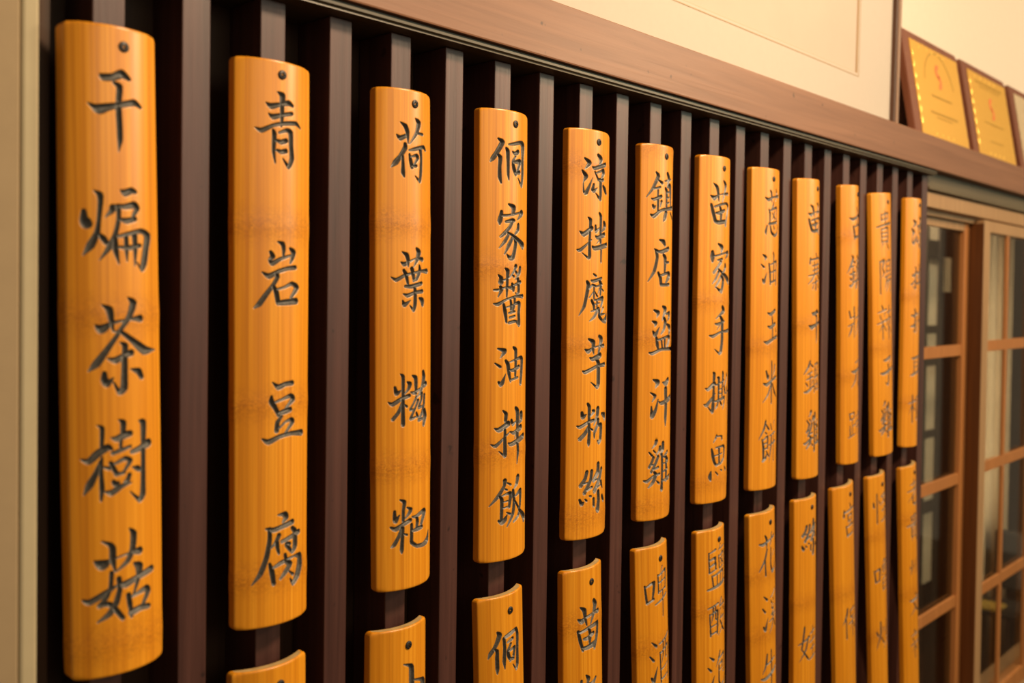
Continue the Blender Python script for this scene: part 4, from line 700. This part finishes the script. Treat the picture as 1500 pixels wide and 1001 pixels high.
SCREW_POS = {'0': (.0049, .0156), '1': (.0014, .0125), '2': (.0047, .0140), '3': (.0058, .0148), '4': (.0032, .0148), '5': (.0040, .0151),
 '6': (.0047, .0175), '7': (.0018, .0167), '8': (.0100, .0160), '9': (.0095, .0165), '10': (.0017, .0178), '11': (.0020, .0140),
 '1l': (.0030, .0180), '2l': (.0028, .0190), '3l': (.0031, .0192), '4l': (.0026, .0188), '5l': (.0039, .0190), '6l': (.0042, .0170), '7l': (.0038, .0184),
 '8l': (.0004, .0165), '9l': (.0027, .0177), '10l': (-.0003, .0195), '11l': (.0021, .0156)}
RES = {0: .00052, 1: .00054, 2: .00056, 3: .0006, 4: .00064, 5: .00068, 6: .00074, 7: .0008, 8: .0009, 9: .001, 10: .001, 11: .001}
for key, (ut, zt, ang, width) in BOARDS.items():
    col = int(key.rstrip('l')); low = key.endswith('l')
    text, nodes, label = SIGNS[key]
    me = sign_mesh(key, width, RES[col], [z for z in nodes if z < 1], col + (50 if low else 0))
    o = link('bamboo_sign', me)
    o.location = (ut, -0.0005, zt)
    o.rotation_euler = (0, -ang, 0)
    o['node_a'], o['node_b'], o['node_c'] = [float(z) for z in nodes]
    o['label'] = label; o['category'] = 'sign'
    o['group'] = 'bamboo dish signs in the lower row' if low else 'bamboo dish signs in the upper row'
    s, v = SCREW_POS[key]
    a = width / 2
    EDGE = EDGES.get(key, EDGE_)
    sc = link('screw', SCREW, M_screw, o)
    sc.location = (s, -(EDGE + ARC * (1 - (s / a) ** 2)) - 0.0002, -v)
    sc.rotation_euler = (0, random.uniform(0, 1.5), math.atan(-2 * ARC * s / a ** 2) * -1)

# ---------------------------------------------------------------- picture above the rail
pic = empty('framed_picture', (1.27, 0.046, 1.8495), 'large framed picture with a wide cream mat standing on the brown rail', 'picture', rot=(math.radians(0.6), 0, 0))
def pbox(name, a, b, mat, parent=pic, bevel=0.0, **p):
    return box(name, a, b, mat, parent, bevel, **p)
x0, x1, zt_ = -0.72, 0.722, 0.86
pbox('frame_side', (x1 - 0.026, -0.026, 0), (x1 - 0.017, -0.006, zt_), M_frame, bevel=0.001, label='dark inner strip of the frame')
pbox('frame_side', (x1 - 0.0165, -0.028, 0), (x1 - 0.006, -0.004, zt_), M_frame2, bevel=0.0015, label='lighter middle strip of the frame')
pbox('frame_side', (x1 - 0.0055, -0.026, 0), (x1, -0.004, zt_), M_frame, bevel=0.001)
pbox('frame_side', (x0, -0.026, 0), (x0 + 0.026, -0.006, zt_), M_frame, bevel=0.001)
pbox('frame_bottom', (x0 + 0.0265, -0.026, 0), (x1 - 0.0265, -0.006, 0.018), M_frame, bevel=0.001)
pbox('frame_top', (x0 + 0.0265, -0.026, zt_ - 0.026), (x1 - 0.0265, -0.006, zt_), M_frame, bevel=0.001)
# mat with a bevelled window opening
ox0, ox1, oz0, oz1 = x0 + 0.19, x1 - 0.186, 0.090, zt_ - 0.12
mo = (x0 + 0.0268, x1 - 0.0268, 0.0185, zt_ - 0.0265)
V = []
for y, grow in ((-0.0175, 0.0), (-0.0145, -0.0022)):
    V += [(ox0 - grow, y, oz0 - grow), (ox1 + grow, y, oz0 - grow), (ox1 + grow, y, oz1 + grow), (ox0 - grow, y, oz1 + grow)]
V += [(mo[0], -0.0175, mo[2]), (mo[1], -0.0175, mo[2]), (mo[1], -0.0175, mo[3]), (mo[0], -0.0175, mo[3])]
F_ = []
for i in range(4):
    j = (i + 1) % 4
    F_ += [(8 + i, 8 + j, j, i), (i, j, 4 + j, 4 + i)]
mt = link('mat', mesh_from('mat', V, F_), M_mat, pic); mt.data.materials.append(M_line)
for i, p in enumerate(mt.data.polygons):
    if i % 2 == 1: p.material_index = 1
lw = 0.0016
for (xa, za, xb, zb) in ((ox0 - 0.006, oz0 - 0.006, ox1 + 0.006, oz0 - 0.006 + lw), (ox0 - 0.006, oz1 + 0.006 - lw, ox1 + 0.006, oz1 + 0.006),
                         (ox0 - 0.006, oz0 - 0.006 + lw, ox0 - 0.006 + lw, oz1 + 0.006 - lw), (ox1 + 0.006 - lw, oz0 - 0.006 + lw, ox1 + 0.006, oz1 + 0.006 - lw)):
    pbox('mat_line', (xa, -0.0180, za), (xb, -0.0176, zb), M_line, label='thin ochre line ruled round the mat opening')
pbox('paper', (ox0 - 0.01, -0.0140, oz0 - 0.01), (ox1 + 0.01, -0.0120, oz1 + 0.01), M_paper)
pbox('backing', (x0 + 0.028, -0.0115, 0.02), (x1 - 0.028, -0.0080, zt_ - 0.028), M_frame)

# ---------------------------------------------------------------- award plaques on the rail
def bowl_ring(cx, cz, r, wdt, y, a0=20, a1=160, n=24):
    V, Fc = [], []
    for i in range(n + 1):
        an = math.radians(a0 + (a1 - a0) * i / n)
        for rr in (r - wdt, r + wdt): V.append((cx + rr * math.cos(an), y, cz + rr * math.sin(an)))
    for i in range(n): Fc.append((2 * i, 2 * i + 2, 2 * i + 3, 2 * i + 1))
    return V, Fc
def flat_rects(name, rects, y, mat, parent, extra=None, **p):
    V, Fc = [], []
    for (xa, za, xb, zb) in rects:
        b = len(V); V += [(xa, y, za), (xb, y, za), (xb, y, zb), (xa, y, zb)]; Fc.append((b, b + 1, b + 2, b + 3))
    if extra:
        b = len(V); V += extra[0]; Fc += [tuple(i + b for i in q) for q in extra[1]]
    return link(name, mesh_from(name, V, Fc), mat, parent, **p)

def plaque(u0, wdt, style, label):
    h, th = 0.232, 0.014
    lean = math.radians(9.5)
    e = empty('award_plaque', (u0, -0.0045, 1.8500), label, 'plaque', 'award plaques leaning on the rail', rot=(-lean, 0, 0))
    # body with rounded top corners
    bm = bmesh.new()
    r = 0.016
    pts = [(0, 0), (wdt, 0)]
    for k in range(7):
        an = math.radians(90 * k / 6); pts.append((wdt - r + r * math.cos(an), h - r + r * math.sin(an)))
    for k in range(7):
        an = math.radians(90 + 90 * k / 6); pts.append((0.006 - 0.006 * 1 + 0.006 + 0.006 * math.cos(an), h - 0.006 + 0.006 * math.sin(an)))
    vs = [bm.verts.new((p[0], 0, p[1])) for p in pts]
    fc = bm.faces.new(vs)
    ext = bmesh.ops.extrude_face_region(bm, geom=[fc])
    for v in [g for g in ext['geom'] if isinstance(g, bmesh.types.BMVert)]: v.co.y += th
    bmesh.ops.recalc_face_normals(bm, faces=bm.faces[:])
    bmesh.ops.bevel(bm, geom=[ed for ed in bm.edges if abs(ed.verts[0].co.y) < 1e-6 and abs(ed.verts[1].co.y) < 1e-6], offset=0.002, segments=2, affect='EDGES')
    me = bpy.data.meshes.new('board'); bm.to_mesh(me); bm.free()
    link('board', me, M_plaque, e)
    gx0, gx1, gz0, gz1 = 0.040, wdt - 0.010, 0.004, h - 0.018
    pm = M_silver if style == 2 else M_gold
    # plate with a fine scalloped rim
    n = 60
    rim = []
    def edge(p, q, amp, cnt):
        for i in range(cnt):
            t = i / cnt
            nx, nz = -(q[1] - p[1]), (q[0] - p[0]); L = math.hypot(nx, nz)
            w = amp * math.sin(i * math.pi / 2)
            rim.append((p[0] + (q[0] - p[0]) * t + nx / L * w, p[1] + (q[1] - p[1]) * t + nz / L * w))
    c = [(gx0, gz0), (gx1, gz0), (gx1, gz1), (gx0, gz1)]
    for i in range(4): edge(c[i], c[(i + 1) % 4], 0.0008, 48 if i % 2 == 0 else 32)
    bm = bmesh.new()
    fc = bm.faces.new([bm.verts.new((p[0], -0.0002, p[1])) for p in rim])
    ext = bmesh.ops.extrude_face_region(bm, geom=[fc])
    for v in [g for g in ext['geom'] if isinstance(g, bmesh.types.BMVert)]: v.co.y -= 0.0010
    bmesh.ops.recalc_face_normals(bm, faces=bm.faces[:])
    me = bpy.data.meshes.new('plate'); bm.to_mesh(me); bm.free()
    pl = link('plate', me, pm, e, label='pale brushed metal plate' if style == 2 else 'gold coloured metal plate')
    if style == 2: return e
    y = -0.0016
    # raised corner and border ornaments
    bm = bmesh.new()
    mid = (gx0 + gx1) / 2
    spots = [(mid + k * 0.017, gz1 - 0.010) for k in (-5.5, -3, -1, 1, 3)] + [(mid + k * 0.017, gz0 + 0.010) for k in (-3.5, -1.5, 0.5, 2.5)] + \
            [(gx0 + 0.007, gz0 + 0.03 + 0.025 * k) for k in range(7)]
    for i, (sx, sz) in enumerate(spots):
        bmesh.ops.create_uvsphere(bm, u_segments=8, v_segments=5, radius=1.0,
            matrix=Matrix.Translation((sx, -0.0014, sz)) @ Matrix.Diagonal((0.0042 if i < 9 else 0.0014, 0.0012, 0.0035 if i < 9 else 0.009, 1)))
    me = bpy.data.meshes.new('border_ornament'); bm.to_mesh(me); bm.free()
    link('border_ornament', me, M_goldrim, pl, kind='stuff')
    cxm = (gx0 + gx1) / 2 + 0.004
    # red emblem: a small standing curl like the worn red stamp in the photograph
    ez = h * (0.66 if style == 0 else 0.58)
    Vr, Fr = bowl_ring(cxm, ez + 0.011, 0.0105, 0.0062, y, 60, 300, 18)
    V2, F2 = bowl_ring(cxm, ez - 0.013, 0.0105, 0.0062, y, -110, 110, 18)
    Fr += [tuple(i + len(Vr) for i in q) for q in F2]; Vr += V2
    flat_rects('red_emblem', [(cxm - 0.003, ez - 0.004, cxm + 0.004, ez + 0.003)], y, M_red, pl, (Vr, Fr), label='small red emblem')
    rects = []
    rnd = random.Random(style)
    if style == 0:
        arc = bowl_ring(cxm, h * 0.50, 0.090, 0.0022, y, 12, 168, 40)
        rows = [(0.44, 0.060, 0.0025), (0.27, 0.080, 0.0028), (0.23, 0.050, 0.0015)]
    else:
        arc = None
        rows = [(0.83, 0.10, 0.0025), (0.79, 0.075, 0.0015), (0.40, 0.07, 0.0018), (0.20, 0.05, 0.0015)]
    for (fz, half, hh) in rows:
        xx = cxm - half
        while xx < cxm + half:
            w = rnd.uniform(0.003, 0.006)
            rects.append((xx, fz * h - hh, xx + w, fz * h + hh)); xx += w + 0.0022
    flat_rects('etched_lines', rects, y, M_etch, pl, arc, kind='stuff')
    return e
plaque(2.022, 0.338, 0, 'gold award plaque nearest the picture, with an etched arch over a red emblem')
plaque(2.384, 0.336, 1, 'middle gold award plaque with an etched line above its small red emblem')
plaque(2.752, 0.336, 2, 'award plaque with a pale plate, cut off by the right edge of the picture')

# ---------------------------------------------------------------- lintel and sliding windows on the right
WIN_X0, WIN_X1 = 2.1085, 3.225
profile_x('trim_4', [(0.000, 1.7795), (0.000, 1.748), (-0.003, 1.746), (-0.003, 1.742), (0.012, 1.7405), (0.012, 1.738), (0.15, 1.738), (0.15, 1.7795)],
          WIN_X0, WIN_X1, M_head, kind='structure')
profile_x('trim_5', [(0.006, 1.7375), (0.006, 1.706), (0.024, 1.704), (0.024, 1.692), (0.030, 1.692), (0.030, 1.704), (0.058, 1.704), (0.058, 1.692), (0.09, 1.692), (0.09, 1.7375)],
          WIN_X0, WIN_X1, M_tan, kind='structure')
box('trim_6', (WIN_X0, -0.004, 0.40), (WIN_X1, 0.10, 0.45), M_tan, kind='structure', bevel=0.002)
box('trim_8', (3.2255, -0.004, 0.0), (3.29, 0.10, 1.7795), M_tan, kind='structure', bevel=0.002)
box('wall_right', (3.2905, 0.0, 0.0), (5.4, 0.10, 1.7795), M_jamb2, kind='structure')
box('wall_front', (WIN_X0, 0.0, 0.0), (WIN_X1, 0.10, 0.398), M_jamb2, kind='structure')

def sash(name, xa, xb, y0, y1, muntins_x, muntins_z, stile_l, stile_r, ztop=1.700, zbot=0.452, SM=None):
    SM = SM or M_brown
    fr = link(name, box_mesh(name, (xb - stile_r, y0, zbot), (xb, y1, ztop), 0.0015), SM, kind='structure')
    if stile_l > 0:
        link('stile', box_mesh('stile', (xa, y0, zbot), (xa + stile_l, y1, ztop), 0.0015), SM, fr)
    xi0, xi1 = xa + stile_l, xb - stile_r
    box('top_bar', (xi0, y0 + .001, ztop - 0.028), (xi1, y1 - .001, ztop), M_tan, fr, 0.001)
    box('bottom_bar', (xi0, y0 + .001, zbot), (xi1, y1 - .001, zbot + 0.04), M_brown, fr, 0.001)
    for mz in muntins_z:
        box('muntin', (xi0, y0 + .002, mz - 0.0135), (xi1, y0 + 0.0095, mz + 0.0135), M_brown, fr, 0.001)
    zs = [zbot + 0.04] + sorted(muntins_z) + [ztop - 0.028]
    for mx in muntins_x:
        for i in range(len(zs) - 1):
            za = zs[i] + (0.0140 if i else 0.0005); zb = zs[i + 1] - (0.0140 if i < len(zs) - 2 else 0.0005)
            box('muntin', (mx - 0.009, y0 + .002, za), (mx + 0.009, y0 + 0.0095, zb), M_brown, fr, 0.001)
    xs = [xi0] + [v for mx in muntins_x for v in (mx,)] + [xi1]
    for i in range(len(xs) - 1):
        for j in range(len(zs) - 1):
            box('pane', (xs[i] + .001, y0 + 0.0100, zs[j] + 0.001), (xs[i + 1] - .001, y0 + 0.0125, zs[j + 1] - 0.001), M_glass, fr)
    return fr
sash('window_1', 2.110, 2.4835, 0.034, 0.048, [], [0.765, 1.0665, 1.3815], 0.0, 0.034)
sash('window_2', 2.4855, 3.22, 0.000, 0.031, [2.682, 2.905], [0.781, 1.089, 1.3905], 0.044, 0.040, SM=M_tan)
box('trim_7', (2.4838, 0.0012, 0.452), (2.4853, 0.0335, 1.6915), M_stileshade, kind='structure')  # thin strip added over the stile's side; its dark colour stands for shade

# ---------------------------------------------------------------- the room seen through the glass
box('wall_far', (2.2, 0.72, 0.0), (6.0, 0.80, 2.6), M_far, kind='structure')
dv = empty('paper_divider', (3.05, 0.33, 0.0), 'dark divider with pale paper strips seen through the left window', 'divider')
zc = [(1.10, 1.30), (1.335, 1.40), (1.425, 1.632), (1.69, 1.75), (0.62, 0.84), (0.88, 1.075)]
for (za, zb) in sorted(zc): box('paper_strip', (-0.045, -0.006, za), (0.045, 0.006, zb), M_pale, dv)
box('divider_post', (-0.060, -0.012, 0.0), (-0.046, 0.012, 1.85), M_screenwood, dv)
box('divider_post', (0.046, -0.012, 0.0), (0.075, 0.012, 1.85), M_screenwood, dv)
box('paper_strip', (0.078, -0.004, 1.530), (0.170, 0.004, 1.640), M_curt, dv, label='small tan paper square')
zs_ = sorted(zc)
for i in range(len(zs_) - 1):
    box('divider_bar', (-0.0455, -0.010, zs_[i][1] + .0005), (0.0455, 0.010, zs_[i + 1][0] - .0005), M_screenwood, dv)
# pleated curtain
def curtain(name, u0, u1, y, z0, z1, mat, label):
    n = 80
    V, Fc = [], []
    for i in range(n + 1):
        x = u0 + (u1 - u0) * i / n
        yy = y + 0.008 * math.sin(i * 1.1) + 0.004 * math.sin(i * 0.37)
        V += [(x, yy, z0), (x, yy, z1), (x, yy + 0.003, z0), (x, yy + 0.003, z1)]
    for i in range(n):
        a = 4 * i; b = a + 4
        Fc += [(a, b, b + 1, a + 1), (a + 2, a + 3, b + 3, b + 2), (a + 1, b + 1, b + 3, a + 3), (a, a + 2, b + 2, b)]
    Fc += [(0, 1, 3, 2), (4 * n, 4 * n + 2, 4 * n + 3, 4 * n + 1)]
    o = link(name, mesh_from(name, V, Fc, True), mat)
    o['label'] = label; o['category'] = 'curtain'
    return o
curtain('curtain', 3.63, 3.965, 0.36, 0.005, 1.80, M_curt, 'tall pale curtain hanging behind the right window')
ch = empty('dining_chair', (3.66, 0.27, 0.0), 'black dining chair with a yellow seat behind the lower right window', 'chair')
def cb(name, a, b, mat, bev=0.004, **p): return box(name, a, b, mat, ch, bev, **p)
cb('seat', (-0.165, -0.03, 0.440), (-0.07, 0.05, 0.450), M_yel, label='yellow seat')
cb('seat_frame', (-0.166, -0.086, 0.4245), (0.034, 0.051, 0.4395), M_dark)
cb('backrest', (0.035, -0.05, 0.47), (0.075, 0.05, 0.68), M_dark, 0.012)
for sx in (-0.165, 0.035):
    for sy in (-0.085, 0.030): cb('leg', (sx, sy, 0.0), (sx + 0.022, sy + 0.018, 0.424 if sx < 0 else 0.469), M_dark, 0.002)
